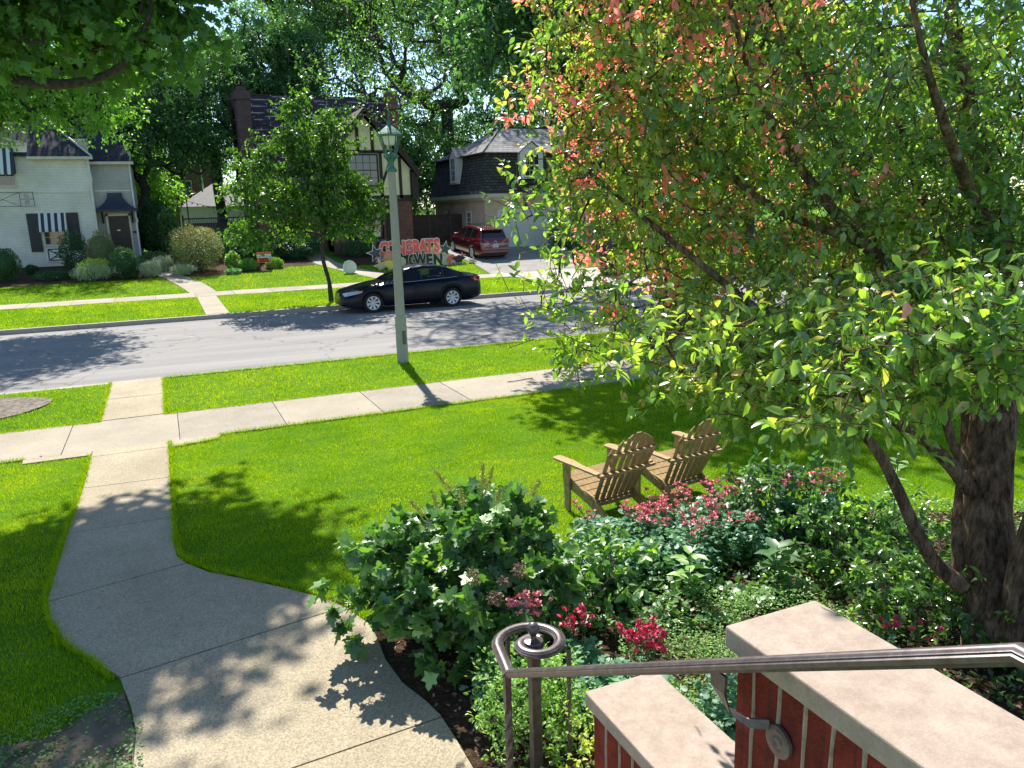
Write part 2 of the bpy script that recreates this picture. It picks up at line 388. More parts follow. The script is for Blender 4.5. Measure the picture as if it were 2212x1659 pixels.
strip('house_walk_left', [((1.12,27.78),(1.86,27.78)),((1.12,34.4),(1.86,34.4))], M_SIDE, z=.014)
strip('house_walk_left_upper', [((.92,36.47),(2.0,36.47)),((.78,37.4),(1.85,37.6)),((.5,38.9),(1.55,39.2)),((.1,40.6),(1.0,41.0)),((-.4,42.3),(.4,42.9)),((-1.2,44),(-.4,44.6)),((-2.1,46.9),(-1.2,46.9))], M_SIDE, z=.014)
strip('house_walk_right', [((9.75,36.47),(11.3,36.47)),((9.2,37.6),(10.4,38.1)),((8.6,39.3),(9.6,39.8)),((8.0,41.2),(9.0,41.6)),((7.5,43),(8.6,43.2)),((7.4,46.6),(8.6,46.6))], M_SIDE, z=.014)
ys = [27.0,27.6,29,31,34.4,36.5,38.5,40.5,42.5,45.68]
strip('driveway_apron', [((14.2,27.62),(21.5,27.62)),((14.9,28.6),(20.8,28.6)),((15.1,30.5),(20.5,30.5)),((15.2,34.4),(20.4,34.4)),((14.6,34.41),(21.0,34.41)),((14.6,36.45),(21.0,36.45))], M_DRIVE, z=.016)
strip('driveway_upper', [((14.9,36.46),(20.3,36.46)),((15.2,38.5),(20.6,38.5)),((15.5,41),(22.8,41)),((15.5,45.9),(24.5,45.9)),((15.4,52),(18.2,52))], concrete('driveway_asphalt', (.2,.185,.175), (.33,.31,.29), .6, 30), z=.013)
mb = MB(); mb.prism([(18.4,37.0),(20.3,37.0),(23.2,42.0),(24.4,45.6),(23.0,45.6),(20.4,41.6)], 0, 0.01)
for i, v in enumerate(mb.v): mb.v[i] = (v[0], v[1], gz(v[1])+v[2]*2+.02)
tag(mb.build('driveway_band', M_SIDE), kind='structure')
# soil of the flower beds
m, nt, b = newmat('mulch'); b.inputs['Roughness'].default_value = 0.95; spec(b, 0.1)
f = noise(nt, 22, 5, .75); f2 = noise(nt, 70, 3, .7)
c = ramp(nt, f, [(0.3, (0.030, 0.018, 0.010)), (0.55, (0.085, 0.052, 0.032)), (0.75, (0.19, 0.12, 0.075))])
nt.links.new(c, b.inputs['Base Color']); bump(nt, f2, b, 1.0, 0.03); M_MULCH = m
BED = [(1.17,5.50),(1.35,5.70),(1.9,6.0),(2.6,6.12),(3.6,6.3),(4.6,6.25),(5.3,6.1),(6.2,5.6),(7.3,4.9),(9.5,4.0),(9.5,.2),(1.3,.2),(1.3,4.1),(1.24,4.4),(1.16,4.67),(1.13,5.0),(1.15,5.3)]
mb = MB(); mb.prism(BED, -.03, .008); tag(mb.build('garden_bed_soil', M_MULCH), kind='structure')
DIRT = [(-2.6,4.85),(-1.7,5.12),(-1.3,5.16),(-1.0,5.1),(-.75,5.3),(-.57,5.42),(-.53,5.2),(-.49,4.9),(-.5,4.0),(-.5,3.0),(-2.8,3.0)]
mb = MB(); mb.prism(DIRT, -.03, .007); tag(mb.build('bare_soil', mat('dry_soil', (.16,.12,.085), .95, var=.45, vs=7, bs=1, bscale=60)), kind='structure')
MULR = [(-3.25+1.15*math.cos(a)*(1+.08*math.sin(3*a)), 15.6+.95*math.sin(a)) for a in np.linspace(0, 2*PI, 24)[:-1]]
mb = MB(); mb.prism(MULR, -.03, .03); tag(mb.build('mulch_ring', mat('grey_mulch', (.26,.215,.175), .95, c2=(.05,.04,.03), vs=16, bs=1, bscale=40)), kind='structure')
FB_L = [(-14,40.7),(-7,40.9),(-3,41.1),(-1.2,41.0),(-.1,41.5),(-.4,42.6),(-1.3,44.4),(-1.9,46.9),(-14,47)]
FB_M = [(.6,41.6),(1.9,40.7),(3.2,41.3),(4.8,41.5),(6.0,42.4),(7.4,42.6),(7.3,46.5),(-.6,46.9),(-.5,43.9),(.3,42.6)]
FB_R = [(9.3,41.6),(12.5,41.6),(15.2,41.6),(15.2,46.4),(9.0,46.4)]
for nm, P in (('far_bed_left', FB_L), ('far_bed_middle', FB_M), ('far_bed_right', FB_R)):
    mb = MB(); mb.prism(P, 0, 1); mb.v = [(x, y, gz(y)+.012 if z > .5 else gz(y)-.05) for x, y, z in mb.v]
    tag(mb.build(nm, M_MULCH), kind='structure')
# ------------------------------------------------------------------ grass (stuff)
M_GRASS = leafmat('grass', [(0, (0.12, 0.26, 0.002)), (0.5, (0.26, 0.42, 0.003)), (0.9, (0.44, 0.53, 0.008)), (1, (0.58, 0.50, 0.16))], 0.42, 0.6, 0.12, tboost=1.5, tcol=(1.15,1.1,.2))
def blades(polys, dens, h, wd, seed, yfun=None, excl=()):
    r = np.random.default_rng(seed); out = []
    for P in polys:
        P = np.asarray(P); lo, hi = P.min(0), P.max(0); n = int((hi-lo).prod()*dens)
        x = r.uniform(lo[0], hi[0], n); y = r.uniform(lo[1], hi[1], n)
        k = pip(P, x, y)
        for Q in excl: k &= ~pip(Q, x, y)
        u, v, d = proj(x, y, 0*x)
        k &= (u > -500) & (u < 2800) & (v < 2100) & (d > .5)
        out.append(np.stack([x[k], y[k]], 1))
    p = np.concatenate(out); n = len(p); z = gzv(p[:,1])
    a = r.uniform(0, 2*PI, n); lean = r.uniform(.05, .75, n); b2 = a + r.uniform(-.6, .6, n)
    hh = h*r.uniform(.55, 1.15, n); w2 = wd*r.uniform(.7, 1.3, n)
    c = np.stack([p[:,0], p[:,1], z-.004], 1)
    s = np.stack([-np.sin(a), np.cos(a), 0*a], 1)*w2[:,None]/2
    X_, Y_ = p[:,0], p[:,1]
    pt = .48 + .16*np.sin(X_*1.7+np.sin(Y_*.9)*2)*np.cos(Y_*1.3+X_*.6) + .13*np.sin(X_*5.1+2*np.sin(Y_*3.7))*np.sin(Y_*4.3+X_*2.2) + .10*np.sin(X_*.55+Y_*.8+1)
    dry = np.sin(X_*2.3+1.7*np.sin(Y_*2.1))*np.sin(Y_*2.9+1.3*np.sin(X_*1.9+2)); hh *= 1+.35*np.sin(X_*6+3*np.sin(Y_*5))*np.sin(Y_*7.3)
    V = None; tip = c + np.stack([np.cos(b2)*lean*hh, np.sin(b2)*lean*hh, hh], 1)
    t = np.clip(pt + r.normal(0, .22, n), 0, .93); t[r.random(n) < .006+.10*np.clip(dry-.72, 0, 1)] = 1.0
    V = np.stack([c-s, c+s, tip], 1).reshape(-1,3); T = np.arange(3*n).reshape(-1,3)
    return V, T, np.repeat(t, 3)
edge = [(-.19,11.9),(-.2,7.98),(-.16,7.62),(-.09,7.43),(.09,7.13),(.38,6.82),(.68,6.48),(.93,6.16),(1.06,5.93),(1.16,5.62),(1.3,5.66),(1.9,6.0),(2.6,6.12),(3.6,6.3),(4.6,6.25),(5.3,6.1),(6.2,5.6),(7.3,4.9),(9.5,4.0)]
L1n = edge + [(9.5,9.5),(9.5,11.94),(.52,11.94),(.47,11.7),(-.19,11.58)]
LL = [(-1.22,11.7),(-2.0,11.72),(-2.0,11.94),(-12,11.94),(-12,4.6),(-2.6,4.85),(-1.7,5.12),(-1.3,5.16),(-1.0,5.1),(-.75,5.3),(-.66,5.58),(-.83,5.99),(-1.03,6.33),(-1.18,6.82),(-1.24,7.2),(-1.24,7.9),(-1.23,8.72),(-1.2,10.2)]
PKR = [(-.22,13.70),(60,13.70),(60,17.02),(1.9,17.02),(1.6,16.9),(-.22,16.9)]
PKL = [(-1.21,13.7),(-20,13.7),(-20,17.02),(-1.21,17.02)]
near = blades([[(p[0], p[1]) for p in L1n], LL], 6600, .036, .0047, 11)
farl = blades([[(9.5,4.0),(9.5,11.94),(30,11.94),(30,3)]], 1200, .045, .009, 12)
park = blades([PKR, PKL], 1500, .05, .009, 13, excl=[MULR])
def fringe(lines, per_m, seed, h=.055):
    r = np.random.default_rng(seed); out = []
    for L in lines:
        for (xa, ya), (xb, yb) in zip(L, L[1:]):
            d = math.hypot(xb-xa, yb-ya); n = int(d*per_m); t = r.random(n); nx, ny = (yb-ya)/d, -(xb-xa)/d
            of = np.abs(r.normal(0, .016, n))*(1+.9*np.sin(t*d*7+xa)*np.sin(t*d*17)); sg = r.choice([-1, 1], n)
            out.append(np.stack([xa+(xb-xa)*t+nx*of*sg, ya+(yb-ya)*t+ny*of*sg], 1))
    p = np.concatenate(out); n = len(p); a = r.uniform(0, 2*PI, n); hh = h*r.uniform(.4, 1.2, n); le = r.uniform(.3, 1.1, n)
    c = np.stack([p[:,0], p[:,1], np.full(n, .004)], 1); s = np.stack([-np.sin(a), np.cos(a), 0*a], 1)*.0032
    tip = c+np.stack([np.cos(a)*le*hh, np.sin(a)*le*hh, hh], 1)
    return np.stack([c-s, c+s, tip], 1).reshape(-1,3), np.arange(3*n).reshape(-1,3), np.repeat(np.clip(.45+r.normal(0,.25,n),0,1), 3)
fr = fringe([edge[:13], [(-1.2,11.7),(-1.19,10.2),(-1.22,8.72),(-1.23,7.9),(-1.23,7.2),(-1.17,6.82),(-1.02,6.33),(-.82,5.99),(-.65,5.62)],
   [(.47,11.94),(14,11.94)], [(-12,11.94),(-2,11.94)], [(-.24,13.7),(16,13.7)], [(-12,13.7),(-1.2,13.7)], [(-.24,13.7),(-.24,17)], [(-1.2,13.7),(-1.2,17)], [(-.2,17.0),(14,17.0)], [(-.2,11.56),(.47,11.72)]], 900, 17)
V, T, C = joinVT([near, farl, park, fr]); tag(link('grass', np_mesh('grass', V, T, M_GRASS, C)), 'sunlit green lawn grass on both sides of the front walk', kind='stuff')
PFL = [(-30,27.76),(1.1,27.76),(1.1,34.4),(-30,34.4)]; PFR = [(1.88,27.76),(14.3,27.76),(14.9,28.8),(15.0,30.5),(14.4,34.4),(1.88,34.4)]
LFL = [(-30,36.47),(.9,36.47),(.7,37.5),(.45,38.9),(0,40.7),(-.2,41.4),(-1.2,40.95),(-3,41.05),(-7,40.85),(-14,40.6),(-30,40.6)]
LFM = [(2.05,36.47),(9.65,36.47),(9.1,37.6),(8.5,39.3),(7.9,41.2),(7.45,42.5),(6.0,42.4),(4.8,41.5),(3.2,41.3),(1.9,40.7),(1.0,41.1),(1.6,39.2),(1.9,37.6)]
LFR = [(11.4,36.47),(14.5,36.47),(15.1,38.6),(15.4,41.5),(9.1,41.5),(9.7,39.8),(10.5,38.1)]
V, T, C = joinVT([blades([PFL, PFR], 520, .06, .018, 14), blades([LFL, LFM, LFR], 420, .06, .022, 15)])
tag(link('far_grass', np_mesh('far_grass', V, T, M_GRASS, C)), 'bright lawn grass in front of the houses across the road', kind='stuff')
# ------------------------------------------------------------------ houses
def onY(u, v, Y):
    a, b2 = u-1106, v-829.5
    rx = a*CX[0]+b2*CX[1]+F*CX[2]; ry = a*CY[0]+b2*CY[1]+F*CY[2]; rn = a*CN[0]+b2*CN[1]+F*CN[2]
    return rx*Y/ry, H - rn*Y/ry
M_GLASS = glassmat('window_glass'); M_WHITE = mat('white_paint', (.72,.72,.68), .5, var=.12, vs=3)
M_CREAM = mat('cream_trim', (.60,.55,.44), .55, var=.15, vs=3)
M_DARKT = mat('dark_timber', (.035,.022,.018), .7, var=.3, vs=6)
M_BLACK = mat('black_iron', (.012,.012,.014), .45)
M_NAVY = mat('navy_shutter', (.018,.024,.042), .5, var=.2, vs=5)
M_PBRICK = brickmat('painted_brick', (.82,.82,.74), (.77,.77,.69), (.54,.54,.49), .21, .075, .008, bs=.5, bd=.01, vs=.7)
M_PBRICK2 = brickmat('grey_painted_brick', (.50,.49,.49), (.46,.45,.45), (.38,.38,.38), .21, .075, .008, bs=.4, bd=.01, vs=.7)
M_ROOFB = brickmat('slate_shingles', (.045,.047,.058), (.030,.032,.042), (.014,.015,.02), .32, .13, .012, bs=.8, bd=.02, vs=.9)
M_ROOFT = brickmat('worn_shingles', (.085,.062,.066), (.045,.034,.040), (.42,.39,.36), .9, .21, .030, off=.37, bs=.8, bd=.02, vs=2.2, streak=True)
M_ROOFP = brickmat('weathered_shingles', (.17,.125,.11), (.12,.09,.085), (.06,.045,.04), .3, .14, .01, bs=.8, bd=.02)
M_ROOFG = brickmat('grey_shingles', (.27,.26,.25), (.19,.185,.18), (.08,.078,.075), .34, .15, .014, bs=.8, bd=.02, vs=1.2)
M_ROOFD = brickmat('mansard_shingles', (.11,.105,.10), (.06,.058,.058), (.02,.02,.02), .3, .17, .02, bs=1, bd=.03, vs=2)
M_REDB = brickmat('red_brick', (.20,.065,.042), (.12,.038,.028), (.22,.18,.15), .215, .075, .01, bs=.6, bd=.01, vs=2)
M_TANB = brickmat('tan_brick', (.70,.52,.42), (.62,.45,.36), (.60,.48,.40), .215, .075, .01, bs=.5, bd=.008, vs=.8)
M_STUCCO = mat('cream_stucco', (.80,.73,.50), .9, var=.1, vs=2, bs=.3, bscale=40)
def stripemat(name, c1, c2, width, axis=0, duty=.5):
    m, nt, b = newmat(name); b.inputs['Roughness'].default_value = .8
    tc = N(nt, 'ShaderNodeTexCoord'); s = N(nt, 'ShaderNodeSeparateXYZ'); nt.links.new(tc.outputs['Object'], s.inputs[0])
    d = N(nt, 'ShaderNodeMath', operation='DIVIDE'); d.inputs[1].default_value = width; nt.links.new(s.outputs[axis], d.inputs[0])
    f = N(nt, 'ShaderNodeMath', operation='FRACT'); nt.links.new(d.outputs[0], f.inputs[0])
    g = N(nt, 'ShaderNodeMath', operation='GREATER_THAN'); g.inputs[1].default_value = duty; nt.links.new(f.outputs[0], g.inputs[0])
    nt.links.new(mixc(nt, g.outputs[0], c1, c2), b.inputs['Base Color']); return m
M_AWN = stripemat('awning_stripes', (.025,.04,.06), (.62,.64,.62), .30, 0, .5)
M_SIDING = stripemat('pinstripe_siding', (.03,.03,.035), (.45,.46,.46), .20, 1, .45)
def window(parent, x0, x1, y, z0, z1, m=None, nx=2, nz=4, fr=.06, axis='y', sgn=-1, name='window', sill=True):
    """double-hung window on a wall plane; frame > glass, muntins in the frame mesh"""
    m = m or M_WHITE; f = MB(); p = MB()
    def B(mb, a, b2, d0, d1, c, d):
        lo, hi = sorted((y+sgn*d0, y+sgn*d1))
        if axis == 'y': mb.box(a, b2, lo, hi, c, d)
        else: mb.box(lo, hi, a, b2, c, d)
    B(f, x0-fr, x0, -.05, .05, z0-fr, z1+fr); B(f, x1, x1+fr, -.05, .05, z0-fr, z1+fr)
    B(f, x0, x1, -.05, .05, z1, z1+fr); B(f, x0, x1, -.05, .05, z0-fr, z0)
    zm = (z0+z1)/2; B(f, x0, x1, -.05, .035, zm-.025, zm+.025)
    for i in range(1, nx): 
        xx = x0+(x1-x0)*i/nx; B(f, xx-.012, xx+.012, -.03, .022, z0, zm-.025); B(f, xx-.012, xx+.012, -.03, .022, zm+.025, z1)
    for j in range(1, nz):
        if j*2 == nz: continue
        zz = z0+(z1-z0)*j/nz; B(f, x0, x1, -.03, .018, zz-.012, zz+.012)
    o = f.build(name, m, parent); B(p, x0, x1, -.04, .005, z0, z1); p.build('glass', M_GLASS, o)
    if sill: 
        s = MB(); B(s, x0-fr-.05, x1+fr+.05, -.02, .11, z0-fr-.06, z0-fr-.002); s.build('sill', m, o)
    return o
# ---- white painted-brick house, left
wh = empty('painted_house', (0,0,0), 'pale painted brick house with navy shutters and striped awnings on the left across the road', 'house')
mb = MB(); mb.box(-24, -2.88, 47.0, 56, .4, 6.34); mb.box(-24,-5.57,46.98,47.0,6.34,6.96); mb.box(-24,-5.57,47.0,47.3,6.34,6.96); mb.build('front_wall', M_PBRICK, wh)
mb = MB(); mb.box(-2.87, -1.0, 47.55, 55.5, .4, 6.1); mb.build('entrance_wing', M_PBRICK2, wh)
mb = MB(); mb.box(-24, -2.85, 46.96, 46.998, 4.62, 4.70); mb.box(-2.84,-.98,47.51,47.548,4.66,4.73); mb.build('band_course', M_PBRICK, wh)
mb = MB()  # hipped main roof
ev = 46.75
mb.add([(-5.56,ev,6.37),(-2.72,ev,6.37),(-2.72,58.5,6.37),(-8.3,53.4,11.9),(-26,53.4,11.9),(-26,58.5,6.37),(-26,ev+.6,7.0),(-5.56,ev+.6,6.98)],
       [(0,1,3,7),(1,2,3),(7,3,4,6),(3,2,5,4),(6,4,5),(0,7,6),(0,6,5,2,1)])
mb.build('main_roof', M_ROOFB, wh)
mb = MB(); mb.tube([(-2.70,ev-.02,6.40),(-8.3,53.35,11.93)], .05, 6); mb.build('hip_cap', M_CREAM, wh)
mb = MB(); mb.box(-5.6,-2.66,46.66,46.75,6.24,6.38); mb.box(-24,-5.5,46.82,46.97,6.92,7.04)
mb.tube([(-11,46.8,6.9),(-9.5,46.8,7.25),(-8,46.8,7.42),(-6.8,46.8,7.33),(-5.7,46.8,7.05)], .04, 6); mb.build('eaves', M_CREAM, wh)
mb = MB(); mb.add([(-2.9,47.3,6.14),(-.86,47.3,6.14),(-.86,55.6,6.14),(-1.9,50.6,8.6),(-4.4,51.2,9.2),(-4.4,47.6,6.4)], [(0,1,3,4,5),(1,2,3),(3,2,5,4),(0,5,2,1)])
mb.build('wing_roof', M_ROOFB, wh)
mb = MB(); mb.box(-2.9,-.82,47.22,47.3,6.02,6.16); mb.build('wing_eaves', M_CREAM, wh)
mb = MB(); mb.box(-3.75,-2.9,47.9,48.0,6.6,7.25); mb.box(-3.8,-2.85,47.86,48.04,7.25,7.34); mb.build('parapet', M_CREAM, wh)
mb = MB(); mb.box(-1.3,-.92,48.4,48.5,6.3,6.75); mb.build('parapet', M_CREAM, wh)
mb = MB(); mb.tube([(-2.93,46.9,6.25),(-2.9,46.9,5.7),(-2.86,46.9,5.2),(-2.93,46.9,4.9),(-2.93,46.92,.9)], .045, 8); mb.build('downspout', M_WHITE, wh)
mb = MB(); mb.tube([(-1.04,47.46,6.05),(-1.04,47.46,3.3),(-.98,47.42,3.1),(-1.04,47.46,2.9),(-1.04,47.46,1.0)], .045, 8); mb.build('downspout', M_WHITE, wh)
def awning(x0, x1, y, zt, zb, out=.65):
    mb = MB(); mb.add([(x0,y,zt),(x1,y,zt),(x1,y-out,zb+.12),(x0,y-out,zb+.12),(x0,y-out,zb),(x1,y-out,zb)],[(0,1,2,3),(3,2,5,4)])
    mb.add([(x0,y,zt),(x0,y-out,zb+.12),(x0,y-out,zb),(x0,y,zb+.1)],[(0,1,2,3)]); mb.add([(x1,y,zt),(x1,y-out,zb+.12),(x1,y-out,zb),(x1,y,zb+.1)],[(0,3,2,1)])
    mb.build('awning', M_AWN, wh, fix=False)
w1 = window(wh, -7.35, -6.28, 47.0, 5.02, 6.35, M_CREAM, 3, 4); awning(-7.45,-6.15,46.95,6.8,5.5)
w2 = window(wh, -5.35, -4.42, 47.0, 2.05, 3.5, M_CREAM, 3, 4); awning(-5.5,-4.28,46.93,3.62,2.68,.5)
mb = MB()
for x0 in (-6.03,-4.24):
    mb.box(x0, x0+.52, 46.93, 46.985, 1.7, 3.62)
    for k in range(18): mb.box(x0+.05, x0+.47, 46.915, 46.93, 1.8+k*.1, 1.86+k*.1)
o = None
for x0 in (-6.03,-4.24):
    mb = MB(); mb.box(x0, x0+.52, 46.93, 46.985, 1.7, 3.62)
    for k in range(18): mb.box(x0+.05, x0+.47, 46.912, 46.93, 1.8+k*.1, 1.86+k*.1)
    mb.build('shutter', M_NAVY, wh)
mb = MB(); mb.box(-5.42,-4.35,46.93,46.99,1.15,1.88); pn = mb.build('lattice_panel', M_WHITE, wh)
mb = MB()
for a, b2 in (((-5.3,1.24),(-4.47,1.80)),((-5.3,1.80),(-4.47,1.24)),((-5.3,1.24),(-4.47,1.24)),((-5.3,1.80),(-4.47,1.80)),((-5.3,1.24),(-5.3,1.80)),((-4.47,1.24),(-4.47,1.80)),((-5.05,1.4),(-4.72,1.4)),((-5.05,1.64),(-4.72,1.64))):
    mb.bar((a[0],46.925,a[1]),(b2[0],46.925,b2[1]),.012,.05)
mb.build('lattice', M_BLACK, pn)
# wrought-iron balconette
mb = MB(); zz0, zz1, yy = 3.98, 4.66, 46.72
for z in (zz0, zz1): mb.bar((-7.6,yy,z),(-5.55,yy,z),.02,.025)
for x in (-7.6,-6.15,-5.56): mb.bar((x,yy,zz0),(x,yy,zz1),.02,.025)
mb.bar((-7.6,yy,zz0),(-6.9,yy,(zz0+zz1)/2),.015,.02); mb.bar((-7.6,yy,zz1),(-6.9,yy,(zz0+zz1)/2),.015,.02)
mb.bar((-6.15,yy,zz0),(-6.9,yy,(zz0+zz1)/2),.015,.02); mb.bar((-6.15,yy,zz1),(-6.9,yy,(zz0+zz1)/2),.015,.02)
mb.bar((-6.15,yy,4.32),(-5.56,yy,4.32),.015,.02); mb.bar((-5.56,yy,zz1),(-5.56,46.95,zz1),.02,.02); mb.bar((-5.56,yy,zz0),(-5.56,46.95,zz0),.02,.02)
for cz, sg in ((4.15,1),(4.49,-1)):
    mb.tube([(-5.86+.13*(1-k/22)*math.cos(sg*k*.55), yy, cz+.13*(1-k/22)*math.sin(sg*k*.55)) for k in range(20)], .01, 5)
mb.build('iron_balconette', M_BLACK, wh)
# entrance
dr = MB(); dr.box(-2.35,-1.4,47.40,47.5,1.2,3.38)
for k in range(1,7): dr.box(-2.35+k*.136-.006,-2.35+k*.136+.006,47.388,47.40,1.2,3.38)
d_ = dr.build('door', mat('dark_door', (.045,.03,.024), .5, var=.3, vs=8), wh)
mb = MB(); mb.box(-2.0,-1.86,47.36,47.388,2.62,2.67); mb.build('letter_slot', mat('brass', (.6,.55,.4), .3, 1.0), d_)
mb = MB(); mb.box(-2.48,-2.37,47.42,47.548,1.1,3.5); mb.box(-1.39,-1.30,47.42,47.548,1.1,3.5); mb.box(-2.48,-1.3,47.42,47.548,3.39,3.5); mb.build('door_frame', M_CREAM, wh)
mb = MB(); n = 9; pr = []
for i in range(n):
    t = i/(n-1); pr.append((1.0-.66*(1-(1-t)**2.2), 3.72+.86*t))
mb = MB(); vs = []
for hw, z in pr:
    y0 = 47.0+.35*(1-hw)/.66*1.0
    vs += [(-1.92-hw, y0, z), (-1.92+hw, y0, z), (-1.92+hw, 47.54, z), (-1.92-hw, 47.54, z)]
fs = []
for i in range(n-1):
    for k in range(4): fs.append((4*i+k, 4*i+(k+1)%4, 4*i+4+(k+1)%4, 4*i+4+k))
fs += [(0,3,2,1), tuple(4*(n-1)+k for k in range(4))]
mb.add(vs, fs); mb.box(-2.96,-.88,46.97,47.5,3.62,3.719); mb.build('door_canopy', mat('copper_canopy', (.02,.026,.05), .45, var=.3, vs=3), wh)
for x in (-2.62,-1.2):
    mb = MB(); mb.bar((x,47.5,3.0),(x,47.5,3.6),.07,.06); mb.bar((x,47.5,3.05),(x,47.1,3.6),.06,.06); mb.build('canopy_bracket', M_BLACK, wh)
mb = MB(); mb.box(-1.24,-1.06,47.52,47.548,2.46,2.58); mb.build('number_plaque', M_BLACK, wh)
# ---- half-timbered house
td = empty('half_timbered_house', (0,0,0), 'dark roofed house with a cream half timbered gable and red brick chimneys', 'house')
YF = 46.5
mb = MB(); mb.box(5.4, 14.0, 48.6, 56.5, .4, 4.4); mb.build('ground_floor_wall', M_REDB, td)
mb = MB(); mb.box(13.2, 14.05, YF+.02, 48.6, .4, 4.1); mb.box(9.3, 10.2, YF+.3, 48.6, .4, 3.9); mb.box(9.3,13.2,YF+.5,48.6,.4,1.6); mb.box(12.35,13.2,YF+.3,48.6,1.6,4.0); mb.build('brick_bay', M_REDB, td)
RZ = 10.35
mb = MB(); mb.add([(5.72,48.2,4.75),(14.6,48.2,4.75),(14.4,52.3,RZ),(4.75,52.3,RZ)], [(0,1,2,3)]); mb.add([(5.2,56.7,4.75),(14.6,56.7,4.75),(14.4,52.35,RZ),(4.75,52.35,RZ)],[(1,0,3,2)])
mb.box(4.75,14.4,52.25,52.42,RZ-.04,RZ+.06); o = mb.build('main_roof', M_ROOFT, td, fix=False)
mb = MB(); mb.plate([(48.3,4.6),(56.5,4.6),(52.3,10.2)], 'x', 5.22, 5.35); mb.build('striped_gable', M_SIDING, td)
mb = MB(); mb.bar((5.66,48.1,4.7),(4.85,52.3,RZ-.05),.10,.22); mb.bar((4.85,52.3,RZ-.05),(5.15,56.6,4.7),.10,.28); mb.box(5.3,5.5,48.4,56.5,4.3,4.62); mb.build('bargeboards', M_DARKT, td)
mb = MB(); mb.box(5.3,9.6,48.08,48.2,4.62,4.74); mb.build('gutter', M_CREAM, td)
mb = MB(); mb.box(4.87,5.64,49.6,50.8,3.5,10.2); mb.box(4.80,5.71,49.53,50.87,9.75,10.2); mb.box(4.98,5.5,49.7,50.7,10.2,10.45); mb.build('left_chimney', brickmat('shaded_purple_brick', (.11,.06,.065), (.075,.042,.048), (.12,.10,.10), .215, .075, .01, bs=.6, bd=.01, vs=2), td)  # purple brick, colour darkened to carry the shade on this chimney
mb = MB(); mb.box(14.05,14.75,50.6,51.5,4,10.6); mb.box(13.98,14.82,50.53,51.57,10.1,10.35); mb.build('right_chimney', M_REDB, td)
# front gable: outline in (x,z)
gl = [(9.6,3.98),(14.15,3.98),(14.15,5.55),(13.45,6.35),(11.42,8.55),(9.55,6.45),(9.6,6.0)]
mb = MB(); mb.plate(gl, 'y', YF, 51.0); mb.build('stucco_gable', M_STUCCO, td)
mb = MB(); y_ = YF-.03
def tim(a, b2, w=.17): mb.bar((a[0],y_,a[1]),(b2[0],y_,b2[1]),.07,w)
tim((9.75,6.62),(13.3,6.62)); tim((9.6,4.05),(14.15,4.05),.2)
for x, z0, z1 in ((10.15,3.98,6.6),(12.28,3.98,6.6),(13.42,3.98,6.35),(12.8,3.98,6.6),(9.68,3.98,6.4),(10.2,6.6,7.15),(11.0,6.6,8.0),(11.86,6.6,8.0),(12.6,6.6,7.2)): tim((x,z0),(x,z1),.17)
tim((12.86,6.1),(12.1,4.3),.13); tim((10.2,4.6),(12.28,4.6),.13); tim((14.08,3.98),(14.08,5.6),.15); tim((11.43,6.6),(11.43,6.75),.12)
mb.build('timber_frame', M_DARKT, td)
window(td, 10.42, 12.05, YF-.02, 4.75, 6.42, M_DARKT, 4, 4, .08)
mb = MB(); ap = (11.42,8.92)
for lo in ((9.0,6.15),):
    mb.add([(ap[0],YF-.45,ap[1]),(lo[0],YF-.45,lo[1]),(lo[0],52,lo[1]),(ap[0],52,ap[1]),(ap[0],YF-.45,ap[1]+.12),(lo[0],YF-.45,lo[1]+.12),(lo[0],52,lo[1]+.12),(ap[0],52,ap[1]+.12)],[(0,1,2,3),(4,7,6,5),(0,4,5,1),(1,5,6,2)])
for a, b2 in ((ap,(13.7,6.4)),((13.7,6.4),(14.5,5.35))):
    mb.add([(a[0],YF-.45,a[1]),(b2[0],YF-.45,b2[1]),(b2[0],52,b2[1]),(a[0],52,a[1]),(a[0],YF-.45,a[1]+.12),(b2[0],YF-.45,b2[1]+.12),(b2[0],52,b2[1]+.12),(a[0],52,a[1]+.12)],[(0,3,2,1),(4,5,6,7),(0,1,5,4),(1,2,6,5)])
mb.build('gable_roof', M_ROOFP, td)
mb = MB(); yb = YF-.48
for a, b2 in ((ap,(8.98,6.13)),(ap,(13.72,6.38)),((13.72,6.38),(14.52,5.33))): mb.bar((a[0],yb,a[1]-.08),(b2[0],yb,b2[1]-.08),.06,.30)
mb.box(14.05,14.42,YF-.3,YF+3,3.9,5.45); mb.box(9.5,14.3,YF-.12,YF+.4,3.82,3.98); mb.build('gable_bargeboards', M_DARKT, td)
window(td, 10.75, 12.2, YF+.48, 1.75, 3.15, M_DARKT, 4, 4, .09)
mb = MB(); mb.box(9.9,13.1,YF+.2,YF+.5,1.42,1.6); mb.build('bay_ledge', mat('grey_ledge', (.12,.12,.12), .7), td)
mb = MB(); mb.box(10.95,11.3,YF+.44,YF+.462,1.8,2.0); mb.box(11.36,12.12,YF+.44,YF+.462,1.8,2.02); mb.build('window_reflection', M_WHITE, td)  # white plates stand in for a reflection in the bay window glass
mb = MB(); mb.box(12.5,13.1,YF+.18,YF+.29,1.5,3.6); mb.build('dark_door', M_DARKT, td)
